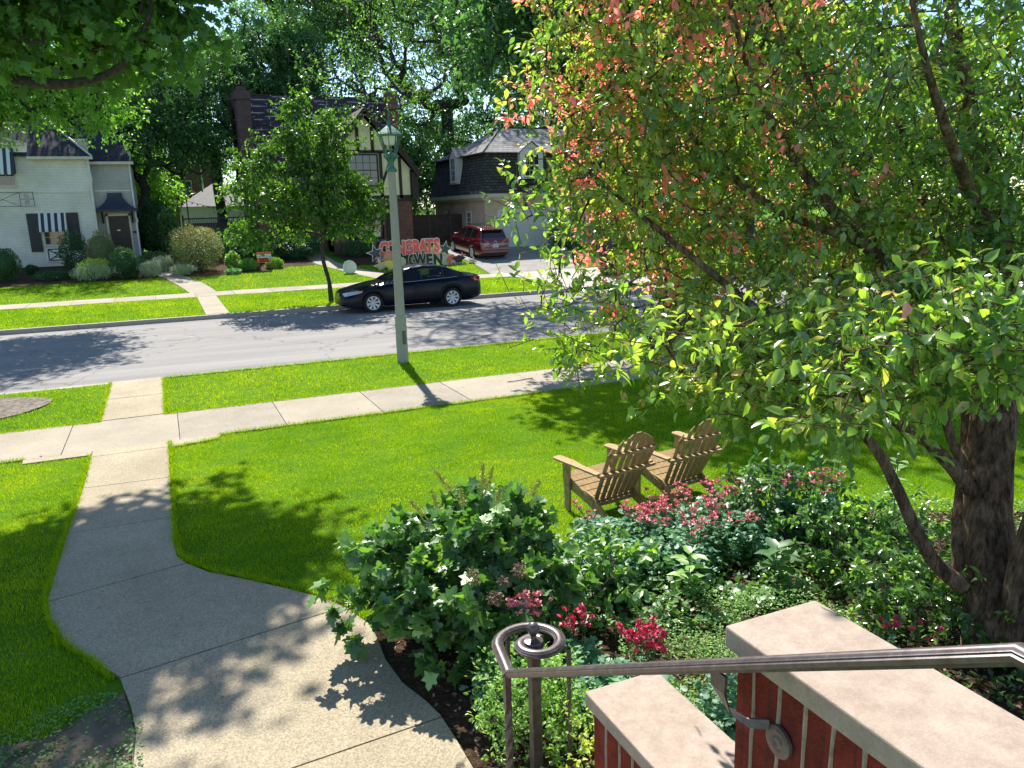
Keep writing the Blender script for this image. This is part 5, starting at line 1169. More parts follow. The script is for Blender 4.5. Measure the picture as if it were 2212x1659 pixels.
def tree(name, label, base, rad0, trunk_top, lobes, ncl, nleaf, cl, size, mkey, seed, tm=RHOMB, droop=.35, length=.4, tint=.4, bark=None, group=None, shell=.45, width=1.0, flat=.6, extra=None, path=None, wander=.12, cat='tree', limb=None):
    o = empty(name, base, label, cat, 0, group); b3 = np.array(base, float)
    C, nrm = sample(lobes, ncl, seed, shell)
    if extra is not None: C = np.concatenate([C, extra]); nrm = np.concatenate([nrm, np.tile([[0,0,.3]], (len(extra),1))])
    path = path or [b3, b3+(np.array(trunk_top)-b3)*.33+[.05,.02,0], b3+(np.array(trunk_top)-b3)*.66-[.04,0,0], np.array(trunk_top, float)]
    V, T, Cc = skeleton(path, rad0, C, seed, tip=.008 if size < .3 else .02, wander=wander)
    if limb:
        mk = MB(); P = np.array(limb[0]); t0 = np.linspace(0,1,len(P)); t1 = np.linspace(0,1,len(P)*4); Q = np.stack([np.interp(t1,t0,P[:,i]) for i in range(3)],1)
        for _ in range(3): Q[1:-1] = (Q[:-2]+2*Q[1:-1]+Q[2:])/4
        mk.tube([tuple(q) for q in Q], list(np.interp(t1,t0,limb[1])), 10); F_ = [f for f in mk.f if len(f) == 4]; T2 = np.array([[f[0],f[1],f[2]] for f in F_]+[[f[0],f[2],f[3]] for f in F_])
        V, T, Cc = joinVT([(V,T,Cc),(np.array(mk.v),T2,np.zeros(len(mk.v)))])
    w_ = link('trunk', np_mesh('trunk', V-b3, T, bark or M_BARKF, None, True), o)
    rt = np.random.default_rng(seed+5); tc_ = tint+rt.normal(0, .10, len(C))
    (V, T, Cc), _ = shoots(C, nleaf, cl, length, tm, size, droop, tc_, nrm, width, flat, .17, seed+1)
    link('crown', np_mesh('crown', V-b3, T, ML[mkey], Cc), o)
    return o
# street and yard trees
tree('maple_tree', 'broad maple overhanging the top left, rooted in the grey mulch ring by the near kerb', (-3.45,15.6,0), .26, (-3.7,15.6,5.2),
     [(0.6,15.3,9.2,1.7,1.4,1.2),(0.1,15.0,9.0,1.8,1.2,1.1),(.6,15.2,9.4,1.5,1.2,1.0),(-3.6,14.0,9.0,4.8,2.1,2.1),(-1.5,12.9,7.3,2.6,1.4,1.5),(-4.6,12.5,6.5,2.6,1.4,1.3),(-1.8,12.5,5.8,1.9,1.2,.8),(.0,12.4,6.4,1.1,1.0,1.3),(-3.4,12.6,5.3,1.6,1.1,.45)], 960, 80, .5, .134, 'maple', 21, LOBED, .55, .5, .40, M_BARK, limb=([tuple(q_) for q_ in np.array([(-3.6,15.4,4.6),(-3.0,15.1,5.35),(-1.95,14.8,5.33),(-1.3,14.5,5.18),(-.7,14.3,5.22),(-.13,14.0,5.45),(.25,13.8,6.1),(.5,13.7,7.0),(.6,13.7,8.3)])*.85+np.array([0,0,.468])],[.10,.085,.07,.065,.055,.045,.035,.03,.02]))
tree('bright_street_tree', 'light leaved tree hanging in front of the painted house roof', (-7.2,32.0,0), .24, (-6.8,32,5),
     [(-4.4,30.8,9.8,4.6,3.6,3.2),(-2.4,30.3,8.2,2.4,2.6,2.2),(-1.6,30.5,7.0,1.3,1.7,1.2),(-4.6,30.3,6.9,2.2,2.0,1.0)], 560, 84, .5, .15, 'young', 22, RHOMB, .3, .55, .75, flat=.45)
YL = [(u_, 29.3+dy, z_, rx_, rx_*.8, rz_) for u_, dy, z_, rx_, rz_ in [(4.75,0,7.1,.42,.30),(4.95,.2,6.6,.62,.28),(6.25,0,6.55,.5,.3),(6.0,-.2,6.1,.7,.28),(4.1,-.3,5.75,.85,.26),(3.4,.2,5.4,.6,.2),(5.1,.4,5.6,1.0,.4),
  (6.3,0,5.4,.7,.3),(3.3,-.2,4.75,1.0,.22),(4.7,-.4,4.9,1.1,.35),(6.1,.3,4.7,1.0,.4),(2.9,.3,4.15,.95,.22),(4.3,.4,4.1,1.2,.35),(5.8,-.3,4.0,1.3,.4),(7.0,.2,3.9,.8,.3),(3.2,-.3,3.45,.95,.22),(4.8,-.2,3.35,1.2,.35),(6.4,.3,3.25,1.2,.35),(7.3,0,3.2,.6,.3),(2.5,0,2.5,.5,.18),(3.4,-.3,2.3,.7,.2),(6.9,.2,2.3,.6,.22),(3.0,.2,2.75,.7,.2),(4.5,.3,2.7,.9,.25),(6.0,-.3,2.6,.9,.25)]]
tree('young_street_tree', 'small young tree with layered drooping branches left of the navy sedan', (5.55,29.3,0), .075, (5.35,29.3,2.2),
     YL, 400, 50, .20, .16, 'layered', 23, RHOMB, .85, .40, .52, M_BARK, flat=.22, shell=.6, width=.9, wander=.2)
tree('arching_street_tree', 'tall airy street tree spreading over the timbered gable from the right', (19.0,31.8,0), .33, (17.8,32,6.0),
     [(13.5,32,13.5,5.6,4,4.0),(10.4,32.3,12.2,4.0,3.2,3.6),(16.5,32,12.5,4.0,4,4.5),(12.2,32,9.6,3.2,2.6,1.8),(7.0,33,8.4,1.7,1.3,.9),(9.2,32.6,8.0,1.6,1.3,1.1),(8.6,32.8,6.6,.8,.7,.7),(18.5,32,15,4,4,4)], 560, 64, .62, .15, 'elm', 24, RHOMB, .45, .6, .42, flat=.55, shell=.6, wander=.2)
tree('shade_tree', 'dark leafy parkway tree behind the crabapple on the near side of the road', (10.9,15.4,0), .24, (10.9,15.4,4.0),
     [(10.9,16.4,7.8,4.3,3.2,2.8),(8.6,16.5,7.0,2.6,2.2,1.8),(13,16.2,7.4,2.6,2.4,2.2)], 760, 90, .48, .17, 'dark', 25, RHOMB, .35, .5, .35)
tree('big_back_tree', 'big tree with dark limbs rising behind the gap between timbered house and brick garage', (24.0,67,1.25), .55, (23.6,66.5,12),
     [(22.8,66,18.5,8.5,5.5,7.5),(15.5,66,17,6.5,5,6),(27,67,22,8,6,6.5),(20.5,65,10,5,3.6,4.2),(13.2,66,21,4.6,4,4)], 620, 84, 1.0, .27, 'elm', 26, RHOMB, .35, .9, .40, flat=.6, shell=.6, wander=.2)
tree('limb_tree', 'dark tree with low forked limbs just right of the painted house', (-1.3,53.5,1.25), .26, (-.9,53.5,3.6),
     [(-.6,54,9.6,4.6,4,4.2),(1.8,54,7.5,2.8,2.6,2.2),(-1.5,54,13.2,4.5,4,3.0)], 420, 80, .7, .2, 'dark', 27, RHOMB, .35, .6, .45, flat=.6, shell=.5)
tree('straight_tree', 'tree with a straight grey trunk left of the striped gable', (4.05,58.0,1.25), .33, (4.0,58,7.2),
     [(3.4,58,11.2,4.2,3.6,3.4),(1.0,57.6,9.2,2.7,2.4,1.8),(4.6,58,8.2,2.4,2.2,1.3)], 330, 80, .75, .21, 'dark', 28, RHOMB, .35, .65, .5)
tree('round_back_tree', 'dense round dark tree directly behind the timbered house roof', (8.2,62,1.25), .4, (8,62,8),
     [(8.3,62,13.9,4.1,4.0,4.0),(6.2,61.5,12.0,2.6,2.6,2.8),(10.2,61.5,13,2.6,2.6,3.6)], 430, 90, .8, .25, 'dark', 29, RHOMB, .3, .6, .5, shell=.3)
tree('tall_airy_tree', 'tall feathery tree rising highest behind the round dark one', (11,76,1.4), .5, (11,76,14),
     [(12.2,76,23,3.0,4,5.5),(13.5,76,25,5.5,5,5.5),(18,76,22.5,5,5,6)], 380, 80, 1.2, .30, 'elm', 30, RHOMB, .3, 1.0, .5, shell=.7, wander=.2)
bt = [(-12,66,9,7,8,'far green tree behind the painted house, leftmost','elm'),(-5,74,10,7,8,'far tree above the painted house ridge','dark'),(2,88,9,7,7,'far tree behind the red brick house','elm'),
      (-2,68,6,4,4,'low yellow green tree behind the hedge','young'),(16.5,60,6.5,3.6,4.6,'tree behind the brown board fence','elm'),(29,62,9,6.5,7,'far tree behind the brick garage roof, left one','dark'),(38,60,8.5,6.5,7.5,'far tree behind the brick garage roof, right one','elm'),
      (33,44,6,5,5,'yard tree right of the brick garage','elm'),(44,46,8,7,7,'dark yard tree far to the right beyond the road','dark'),(28,33,8,5,5,'street tree right of the driveway','elm'),(40,33,8,6,6,'last street tree to the right across the road','dark'),(24,84,12,8,9,'farthest tree between the two right houses','dark'),(52,72,11,9,9,'far right background tree','elm'),(36,84,12,9,9,'distant tree behind the brick garage, farthest back','elm')]
for k, (x, y, z, r_, h_, lab, mk) in enumerate(bt):
    z0 = gz(y)
    tree('background_tree', lab, (x,y,z0), .3, (x,y,z-h_*.3), [(x,y,z,r_,r_*.8,h_*.8),(x-r_*.5,y,z-h_*.3,r_*.6,r_*.5,h_*.55),(x+r_*.5,y,z-h_*.25,r_*.6,r_*.5,h_*.6)], 170, 70, 1.2, .34, mk, 40+k, RHOMB, .3, .9, .45 if mk != 'young' else .9, group='trees behind the houses', shell=.4)
# ---- the big crabapple
TB = np.array([5.55, 3.66, 0.])
cb = empty('crabapple_tree', TB, 'big multi-stemmed tree with green and reddish leaves filling the right side', 'tree')
def oD(u, v, d):
    a, b2 = u-1106, v-829.5
    return np.array([(a*CX[0]+b2*CX[1]+F*CX[2])*d/F, (a*CY[0]+b2*CY[1]+F*CY[2])*d/F, H-(a*CN[0]+b2*CN[1]+F*CN[2])*d/F])
trunk_paths = [  # (points as view directions at a distance, radii)
 ([oD(2150,1420,5.35),oD(2140,1250,5.4),oD(2128,1080,5.45),oD(2148,900,5.5),oD(2172,700,5.55),oD(2150,480,5.7),oD(2090,250,5.8),oD(2050,0,5.9),oD(2030,-300,6.0)],[.20,.165,.15,.148,.125,.10,.07,.05,.03]),
 ([oD(2200,1400,5.2),oD(2215,1250,5.1),oD(2260,1080,5.0),oD(2330,850,4.9),oD(2380,500,4.8),oD(2380,100,4.8)],[.13,.12,.10,.09,.06,.03]),
 ([oD(2130,1330,5.45),oD(2080,1240,5.5),oD(2078,1130,5.55),oD(2092,980,5.7),oD(2098,880,5.8),oD(2060,600,6.0),oD(1960,350,6.1),oD(1900,100,6.2)],[.09,.075,.07,.062,.058,.05,.035,.02]),
 ([oD(2082,1265,5.35),oD(2020,1222,5.35),oD(1975,1140,5.3),oD(1945,1070,5.25),oD(1912,1000,5.2),oD(1872,940,5.15),oD(1800,870,5.1),oD(1690,800,5.0),oD(1560,720,4.9),oD(1430,640,4.9)],[.06,.05,.043,.040,.037,.033,.028,.022,.014,.008]),
 ([oD(2098,1060,5.4),oD(2050,1000,5.3),oD(2000,952,5.25),oD(1945,918,5.2),oD(1850,850,5.1),oD(1700,720,5.0),oD(1500,560,4.9),oD(1330,420,5.0),oD(1220,330,5.1)],[.055,.046,.040,.036,.032,.027,.02,.013,.008]),
 ([oD(2085,1010,5.4),oD(2052,950,5.35),oD(2040,880,5.3),oD(2020,760,5.3),oD(1900,560,5.4),oD(1800,300,5.5),oD(1700,60,5.6),oD(1650,-150,5.7)],[.034,.03,.03,.028,.024,.02,.014,.008]),
 ([oD(2160,780,5.5),oD(2000,640,5.3),oD(1850,520,5.2),oD(1700,330,5.2),oD(1600,120,5.2),oD(1560,-100,5.2)],[.07,.05,.04,.028,.018,.01]),
 ([oD(1850,520,5.2),oD(1650,450,5.4),oD(1450,250,5.6),oD(1330,80,5.8),oD(1280,-60,5.9)],[.03,.025,.018,.012,.007]),
 ([oD(2165,560,5.55),oD(2080,380,4.6),oD(2000,150,4.2),oD(1950,-100,4.0)],[.06,.035,.02,.01]),
]
VTs = []; wood = []
for pts, rad in trunk_paths:
    P = np.array(pts); 
    # smooth and wobble
    t0 = np.linspace(0, 1, len(P)); t1 = np.linspace(0, 1, len(P)*4); Q = np.stack([np.interp(t1, t0, P[:,i]) for i in range(3)], 1); Rr = np.interp(t1, t0, rad)
    for _ in range(3): Q[1:-1] = (Q[:-2]+2*Q[1:-1]+Q[2:])/4
    mbk = MB(); mbk.tube([tuple(q) for q in Q], list(Rr), 14)
    V = np.array(mbk.v); F_ = [f for f in mbk.f if len(f) == 4]; T = np.array([[f[0],f[1],f[2]] for f in F_]+[[f[0],f[2],f[3]] for f in F_])
    big = (np.repeat(Rr, 14) > .05)
    wob = 1+.07*np.sin(V[:,2]*9+V[:,0]*40)*np.cos(V[:,1]*33+V[:,2]*5); cen = np.repeat(Q, 14, 0); V = cen+(V-cen)*wob[:,None]
    VTs.append((V, T, np.zeros(len(V)))); wood.append(Q[4:])
nodes0 = np.concatenate(wood)
lob = [(5.2,4.5,4.9,2.75,2.4,2.6),(3.9,4.7,3.9,1.75,1.4,1.7),(4.6,4.3,2.95,1.7,1.2,.85),(3.3,5.2,4.9,1.2,1.0,1.3),(3.35,5.1,3.0,1.0,.75,.75),(6.2,3.8,3.6,1.9,1.5,1.5),(3.1,5.0,3.6,.75,.6,.6),(4.5,3.6,3.0,1.1,.7,.6),(4.3,3.9,2.35,1.3,.8,.5),(5.0,3.5,2.6,1.0,.8,.55),(4.0,4.6,2.5,1.2,.8,.5),(3.2,4.9,2.6,.7,.5,.45),(3.2,5.2,4.3,.9,.8,1.5)]
C, nrm = sample(lob, 2050, 77, .5)
# sprays that reach out on the left edge
spr = np.array([oD(u, v, d) for u, v, d in [(1130,425,4.9),(1150,465,4.9),(1125,480,4.8),(1170,640,5.0),(1165,672,5.0),(1200,620,5.1),(1210,560,5.1),(1240,780,4.9),(1255,800,4.8),(1280,760,4.9),(1320,780,4.9),(1245,745,4.9),
      (1190,80,5.0),(1175,30,5.1),(1180,130,5.0),(1215,160,5.1),(1150,240,5.0),(1150,345,5.0),(1200,345,5.0),(1230,400,5.0),(1250,450,5.0),(1180,385,5.0),(1240,690,5.0),(1280,700,5.0),
      (1590,880,4.6),(1650,860,4.5),(1700,870,4.4),(1760,840,4.3),(1830,830,4.1),(1880,860,3.9),(1960,830,3.7),(1990,700,3.6),(1920,640,3.5),(1860,720,3.6),(1850,760,3.8),(2040,740,3.7),(2100,660,3.6),(2180,640,3.5),(2190,720,3.6),(1930,780,3.6),(1850,800,3.0),(1900,760,2.9),(1960,790,2.9),(1990,740,2.8),(2030,700,2.8),(2080,670,2.8),(2130,690,2.7),(2180,660,2.7),(2190,760,2.7),(2140,740,2.8),(1930,840,3.0),(1870,880,3.1),(2060,790,2.9),(1790,860,3.3),(1740,820,3.4),(1560,850,4.2),(1500,830,4.3),(1320,640,4.4),(1260,655,4.4),(1420,790,4.7),(1480,760,4.6),(1540,790,4.6)]])
rq = np.random.default_rng(31); low = []
while len(low) < 190:
    u_, v_ = rq.uniform(1300, 2330), rq.uniform(640, 930)
    if v_ < np.interp(u_, [1260,1400,1600,1880,2030,2212,2330], [740,780,890,915,850,780,760]) and rq.random() < np.clip((v_-600)/160, .1, 1): low.append(oD(u_, v_, rq.uniform(3.3, 5.3) if u_ < 1800 else rq.uniform(2.7, 4.6)))
low = np.array(low); spr = np.concatenate([spr, low])
C = np.concatenate([C, spr]); nrm = np.concatenate([nrm, np.tile([[-.5,-.2,.1]], (len(spr),1))])
u, v, d = proj(C[:,0], C[:,1], C[:,2])
# keep the low middle open as in the photograph: no foliage clumps under the branches
keep = (d > 2.35) & ~((v > 700) & (v-700 > (u-1150)*.55+60)) & ~((v > 900)) & ~((u < 1105)) & ~((v > 480) & (v < 600) & (u < 1150)) & ~((u < 1190) & (v > 270) & (v < 315))& ~((u < 1230) & (v > 490) & (v < 540))
lim = np.interp(v, [-50,0,230,245,290,300,415,425,470,485,575,590,690,720,850], [1165,1165,1155,1150,1160,1225,1225,1180,1180,1230,1220,1165,1170,1225,1240])
keep &= (u > lim) | (np.arange(len(C)) >= len(C)-len(spr))
keep &= ~((u > 2050) & (u < 2212) & (v > 780))
keep[-len(spr):] = True
C, nrm, u, v = C[keep], nrm[keep], u[keep], v[keep]
rt = np.random.default_rng(5)
lim_u = np.interp(v, [-50,0,230,300,415,485,590,850], [1165,1165,1155,1225,1180,1230,1165,1240])
red = (.95*np.exp(-((u-lim_u)/130)**2)+.34*np.exp(-((u-1500)/300)**2))*np.clip(1.25-v/620, .06, 1)+.03
olive = (rt.random(len(C)) < .30*np.clip((1900-u)/500, 0, 1))*rt.uniform(.15,.32,len(C))
tint = .40+.12*rt.normal(size=len(C)) + .15*np.clip((v-350)/500, 0, 1) + .07*np.clip((1800-u)/400, 0, 1) + (rt.random(len(C)) < red*.27)*rt.uniform(.50,.66,len(C)) + olive + (rt.random(len(C)) < .05)*.3  # tint rises toward the left side in place of sunlight on those leaves
tint[-len(spr):] = np.clip(tint[-len(spr):]-.06, .36, .60)
# wood for the twigs: attach to the nearest limb node
Pn = np.concatenate([nodes0, np.zeros((len(C)*2,3))]); n = len(nodes0); A_, B_, ra_, rb_ = [], [], [], []
for ci in np.argsort(np.min(((C[:,None]-nodes0[None,::3])**2).sum(2), 1)):
    c = C[ci]; dd = np.sqrt(((Pn[:n]-c)**2).sum(1)); k = int(np.argmin(dd)); a = Pn[k]; L = dd[k]
    mid = a+(c-a)*.5+rt.normal(size=3)*L*.10; mid[2] += L*.05
    r0 = .004+.006*min(L, 1.2); A_ += [a, mid]; B_ += [mid, c]; ra_ += [r0*1.4, r0]; rb_ += [r0, .003]; Pn[n] = mid; Pn[n+1] = c; n += 2
VTs.append(limbs(np.array(A_), np.array(B_), np.array(ra_), np.array(rb_), 5))
LS = .064
(Vl, Tl, Cl), (sb, sv_) = shoots(C, 32, .19, .20, OVAL, LS, .45, tint, nrm, 1.0, .8, .09, 78)
VTs.append(limbs(sb, sb+sv_, np.full(len(sb), .003), np.full(len(sb), .0015), 4))
V, T, _ = joinVT(VTs); link('trunk', np_mesh('trunk', V-TB, T, M_BARKR, None, True), cb)
link('crown', np_mesh('crown', Vl-TB, Tl, ML['crab'], Cl), cb)
# ---- shrubs
def shrub(name, label, c, r, n, size, mkey, seed, tm=RHOMB, tint=.4, shell=.22, droop=.1, group=None, core=False, stems=8, top=0, cat='shrub', width=1.0, tsd=.16, zb=None, face=True):
    """c = centre of the leaf mass, r = radii; leaves on a lumpy ellipsoid standing on its stems"""
    rr = np.random.default_rng(seed); zb = gz(c[1]) if zb is None else zb
    o = empty(name, (c[0], c[1], zb), label, cat, 0, group); b3 = np.array([c[0], c[1], zb])
    d = rr.normal(size=(n,3)); d /= np.linalg.norm(d, axis=1, keepdims=True)
    q = 1+.13*np.sin(3*d[:,0]+seed)*np.cos(3.5*d[:,1]+2*d[:,2]+seed*2)+.07*np.sin(9*d[:,0]+4*d[:,2])
    rad = (rr.random(n)**shell)*q; p = np.array(c)+d*rad[:,None]*np.array(r)*(1+rr.normal(0,.03,(n,1)))
    k = p[:,2] > zb+.02; p, d = p[k], d[k]; n = len(p)
    dr = d+rr.normal(size=p.shape)*.6; dr[:,2] -= droop; up = (d*.7 if face else 0)+rr.normal(size=p.shape)*.45+np.array([0,0,.8])
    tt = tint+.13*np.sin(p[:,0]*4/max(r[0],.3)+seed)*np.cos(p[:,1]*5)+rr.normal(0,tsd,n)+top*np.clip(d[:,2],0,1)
    V, T, Cc = scatter(tm, p, dr, up, size*rr.uniform(.65,1.25,n), np.clip(tt,0,1), width)
    if core:
        mbk = MB(); mbk.ball((c[0],c[1],c[2]), 1, 16); Vc = (np.array(mbk.v)-np.array(c))*np.array(r)*.84+np.array(c); Vc[:,2] = np.maximum(Vc[:,2], zb)
        Tc = np.array([[f[0],f[1],f[2]] for f in mbk.f if len(f)==4]+[[f[0],f[2],f[3]] for f in mbk.f if len(f)==4])
        V, T, Cc = joinVT([(V,T,Cc),(Vc,Tc,np.full(len(Vc),.1))])
    link('foliage', np_mesh('foliage', V-b3, T, ML[mkey], Cc), o)
    A_ = np.tile(b3, (stems,1))+np.stack([rr.normal(0,.06*r[0],stems), rr.normal(0,.06*r[1],stems), np.full(stems,-.03)],1)
    e = rr.normal(size=(stems,3)); e /= np.linalg.norm(e, axis=1, keepdims=True); B_ = np.array(c)+e*np.array(r)*.55
    s = max(.006, .012*r[0]); V, T, _ = limbs(A_, B_, np.full(stems,s*1.6), np.full(stems,s*.6), 5); link('stems', np_mesh('stems', V-b3, T, M_BARK), o)
    return o
# far beds, left to right
def far(u, v, y): x, z = onY(u, v, y); return x, z
def fshrub(name, label, u0, u1, v0, v1, y, n, size, mkey, seed, **kw):
    xa, zt = onY((u0+u1)/2, v0, y); x0, _ = onY(u0, (v0+v1)/2, y); x1, zb = onY(u1, v1, y); g0 = gz(y); rx = (x1-x0)/2; zc = (zt+g0)/2; rz = (zt-g0)/2
    if kw.pop('ball', False): zc = zt-min(rz, rx*1.1); rz = min(rz, rx*1.1)
    return shrub(name, label, ((x0+x1)/2, y, zc), (rx, min(rx, 1.3), rz), n, size, mkey, seed, **kw)
fshrub('clipped_shrub','round clipped dark evergreen shrub at the left edge across the road',-30,48,535,607,42.8,5200,.06,'box',1,core=True,shell=.06,cat='shrub')
fshrub('clipped_shrub','cube shaped clipped bright green shrub by the narrow house path',238,307,537,612,41.9,5200,.06,'box',2,core=True,shell=.06,tint=.5,top=.35)
fshrub('dark_shrub','dark feathery shrub in front of the striped lower window',128,200,500,602,44.6,3800,.09,'box',3,tint=.3)
fshrub('russet_shrub','russet and green shrub left of the painted house door',186,256,500,580,44.0,4200,.07,'barb',4,tint=.55,core=True,shell=.1)
fshrub('small_dark_shrub','small low dark round shrub against the painted wall',54,86,572,602,44.6,1400,.06,'box',5,tint=.3)
fshrub('lime_mound','lime green mounded shrub above the catmint',162,246,560,603,42.4,2600,.09,'gold',6,tint=.25,droop=-.5,shell=.15)
fshrub('large_round_shrub','large olive green vase shaped shrub between the two houses',368,488,484,598,42.7,9500,.08,'barb',7,tint=.28,top=.2,shell=.3,stems=16)
fshrub('hedge_shrub','tall dark clipped hedge right of the painted house',296,388,436,590,49.5,9000,.12,'box',8,tint=.25,core=True,shell=.08)
fshrub('vine_shrub','leafy shrub hanging over the dark hedge end',340,392,450,520,48.5,2200,.13,'hydr',9,tint=.45)
fshrub('shade_shrub','low dim shrub at the foot of the dark hedge',300,372,545,600,45.5,2400,.09,'barb',10,tint=.1)
fshrub('dark_foundation_shrub','dark shrub under the young street tree',480,600,500,575,45.3,5200,.1,'box',11,tint=.3)
fshrub('dark_foundation_shrub','dark shrub in front of the timbered house steps, right of the young tree',590,700,510,575,45.6,5200,.1,'box',12,tint=.3)
fshrub('bay_shrub','dim shrub below the ground floor bay window',735,812,520,560,45.2,2600,.09,'box',13,tint=.3)
fshrub('flower_pot_plant','pink flowering plant behind the coral letters',905,935,536,575,41.9,900,.09,'hydr',14,tint=.5)
fshrub('broad_leaf_plant','broad leaved plant with a yellow top in the middle bed',488,520,545,590,42.6,900,.13,'hydr',15,tint=.75)
fshrub('arching_grass_plant','arching light green grass clump beside the lawn sign, left one',516,556,562,592,42.2,1500,.16,'cover',16,tint=.6,droop=-.7,width=.35)
fshrub('arching_grass_plant','arching light green grass clump beside the lawn sign, right one',575,612,560,590,42.4,1300,.16,'cover',17,tint=.5,droop=-.7,width=.35)
fshrub('low_hosta','pale blue green low plant at the lawn edge of the middle bed',488,520,582,594,41.2,500,.12,'colum',18,tint=.6)
fshrub('light_green_shrub','light green upright shrub behind the brown board fence',885,935,418,480,54.5,2600,.12,'young',19,tint=.85)
fshrub('climbing_shrub','leafy shrub at the right side of the garage door',1190,1250,486,560,43.6,3800,.1,'box',20,tint=.35)
fshrub('low_bed_shrub','low dark plants left of the lime mound',70,160,585,612,42.6,2200,.07,'box',31,tint=.3)
def catmint(label, u0, u1, v0, v1, y, seed):
    o = fshrub('catmint', label, u0, u1, v0+6, v1, y, 2400, .07, 'catm', seed, tint=.3, droop=-.6, shell=.3, width=.6, cat='flower clump', group='catmint clumps')
    r = np.random.default_rng(seed); xa, zt = onY(u0, v0, y); xb, _ = onY(u1, v0, y); g0 = gz(y); n = 34
    P = []; D = []
    for k in range(n):
        t = r.random(); x = xa+(xb-xa)*t; h = (zt-g0)*r.uniform(.75, 1.05)*(1-.5*abs(2*t-1)**2); dx = (2*t-1)*.25
        for j in range(16): s = .55+.45*j/15; P.append((x+dx*s*h, y-.5+r.uniform(-.1,.3), g0+h*s)); D.append((r.normal(), r.normal(), .6))
    V, T, Cc = scatter(RHOMB, np.array(P)+r.normal(0,.012,(len(P),3)), np.array(D), np.tile([[0,0,1.]], (len(P),1)), .045, np.full(len(P), .95))
    link('flower_spikes', np_mesh('flower_spikes', V-np.array(o.location), T, ML['catm'], Cc), o)
catmint('wide silvery catmint clump below the lime mound', 152, 256, 566, 618, 41.6, 61)
catmint('pale catmint clump right of the cube shaped shrub', 303, 352, 556, 608, 41.6, 62)
catmint('catmint with lavender spikes left of the narrow house path', 330, 378, 548, 592, 43.4, 63)
catmint('grey green catmint clump at the foot of the large olive shrub', 368, 422, 566, 607, 41.7, 64)
# ---- near bed
# oakleaf hydrangea
def clump(name, label, lobes, ncl, nl, cl, size, mkey, seed, tm, base, cat='shrub', tint=.4, droop=.25, length=.15, group=None, flat=.8, shell=.35, stem=.012, tsd=.14, width=1.0):
    o = empty(name, base, label, cat, 0, group); b3 = np.array(base, float)
    C, nrm = sample(lobes, ncl, seed, shell); k = C[:,2] > .06; C, nrm = C[k], nrm[k]
    V, T, _ = skeleton([b3, b3+[0,0,.06], b3+[0,0,.12]], stem, C, seed, tip=.0025, wander=.15)
    link('stems', np_mesh('stems', V-b3, T, M_BARK, None, True), o)
    r = np.random.default_rng(seed+3)
    (V, T, Cc), _ = shoots(C, nl, cl, length, tm, size, droop, tint+r.normal(0,.1,len(C)), nrm, width, flat, tsd, seed+1)
    k = None
    link('foliage', np_mesh('foliage', V-b3, T, ML[mkey], Cc), o); return o
hy = clump('hydrangea_shrub', 'large oakleaf hydrangea shrub at the curve of the front walk', [(1.85,5.05,.54,.72,.60,.52),(1.85,5.2,.86,.40,.38,.26),(1.2,5.25,.55,.42,.36,.34),(2.2,4.75,.40,.34,.38,.36),(1.75,4.75,.35,.60,.45,.36)], 430, 11, 0.09, .102, 'hydr', 81, LOBED, (1.8,5.0,0), tint=.5, droop=.12, length=.10, tsd=.22)
r = np.random.default_rng(3)
M_PANIC = mat('green_panicle', (.48,.52,.09), .7, var=.3, vs=60); M_DRYF = mat('dried_flower', (.30,.19,.13), .8, c2=(.14,.08,.06), vs=60); 
def panicle(parent, p, d, L, m, name, rb=.028, n=260, s=.014, taper=True):
    d = np.array(d, float); d /= np.linalg.norm(d); t = r.random(n); a = r.uniform(0, 2*PI, n); e1 = np.cross(d, [0,0,1.]) if abs(d[2]) < .9 else np.array([1.,0,0]); e1 /= np.linalg.norm(e1); e2 = np.cross(d, e1)
    rad = rb*(1-t*.8 if taper else 1)*r.uniform(.4, 1, n); P = np.array(p)+d*(t*L)[:,None]+e1*(rad*np.cos(a))[:,None]+e2*(rad*np.sin(a))[:,None]
    V, T, C_ = scatter(RHOMB, P, r.normal(size=P.shape), r.normal(size=P.shape), s*r.uniform(.7,1.3,n), np.full(n,.5)); 
    V2, T2, C2 = limbs(np.array([p])-d*.06, np.array([p])+d*L, np.array([.003]), np.array([.0015]), 5); V, T, C_ = joinVT([(V,T,C_),(V2,T2,C2)])
    link(name, np_mesh(name, V-np.array(parent.location), T, m), parent)
for (u, v, L, dx) in ((975,1040,.20,(-.5,.1,.8)),(1040,1030,.17,(.1,0,1)),(1050,1035,.16,(.35,0,1)),(915,1090,.15,(-.6,0,.8)),(1145,1050,.13,(.6,0,.8)),(948,1075,.13,(-.3,.3,1)),(1075,1062,.10,(.2,0,1)),(1000,1070,.12,(-.1,0,1))):
    panicle(hy, oD(u, v+22, 5.2), dx, L, M_PANIC, 'flower_panicle')
for (u, v, L) in ((1115,1232,.06),(1015,1248,.06),(1062,1293,.06),(1085,1255,.03)):
    panicle(hy, oD(u, v, 4.55), (.2,-.6,.3), L, M_DRYF, 'dried_flower_head', rb=.042 if L > .04 else .02, n=90, s=.022, taper=False)
clump('sapling', 'bright leafed low shrub between hydrangea and pink columbines', [(2.85,4.95,.32,.42,.35,.30),(3.1,5.2,.25,.3,.3,.22)], 70, 10, .08, .09, 'hydr', 82, OVAL, (2.9,5.0,0), tint=.65, droop=.3)
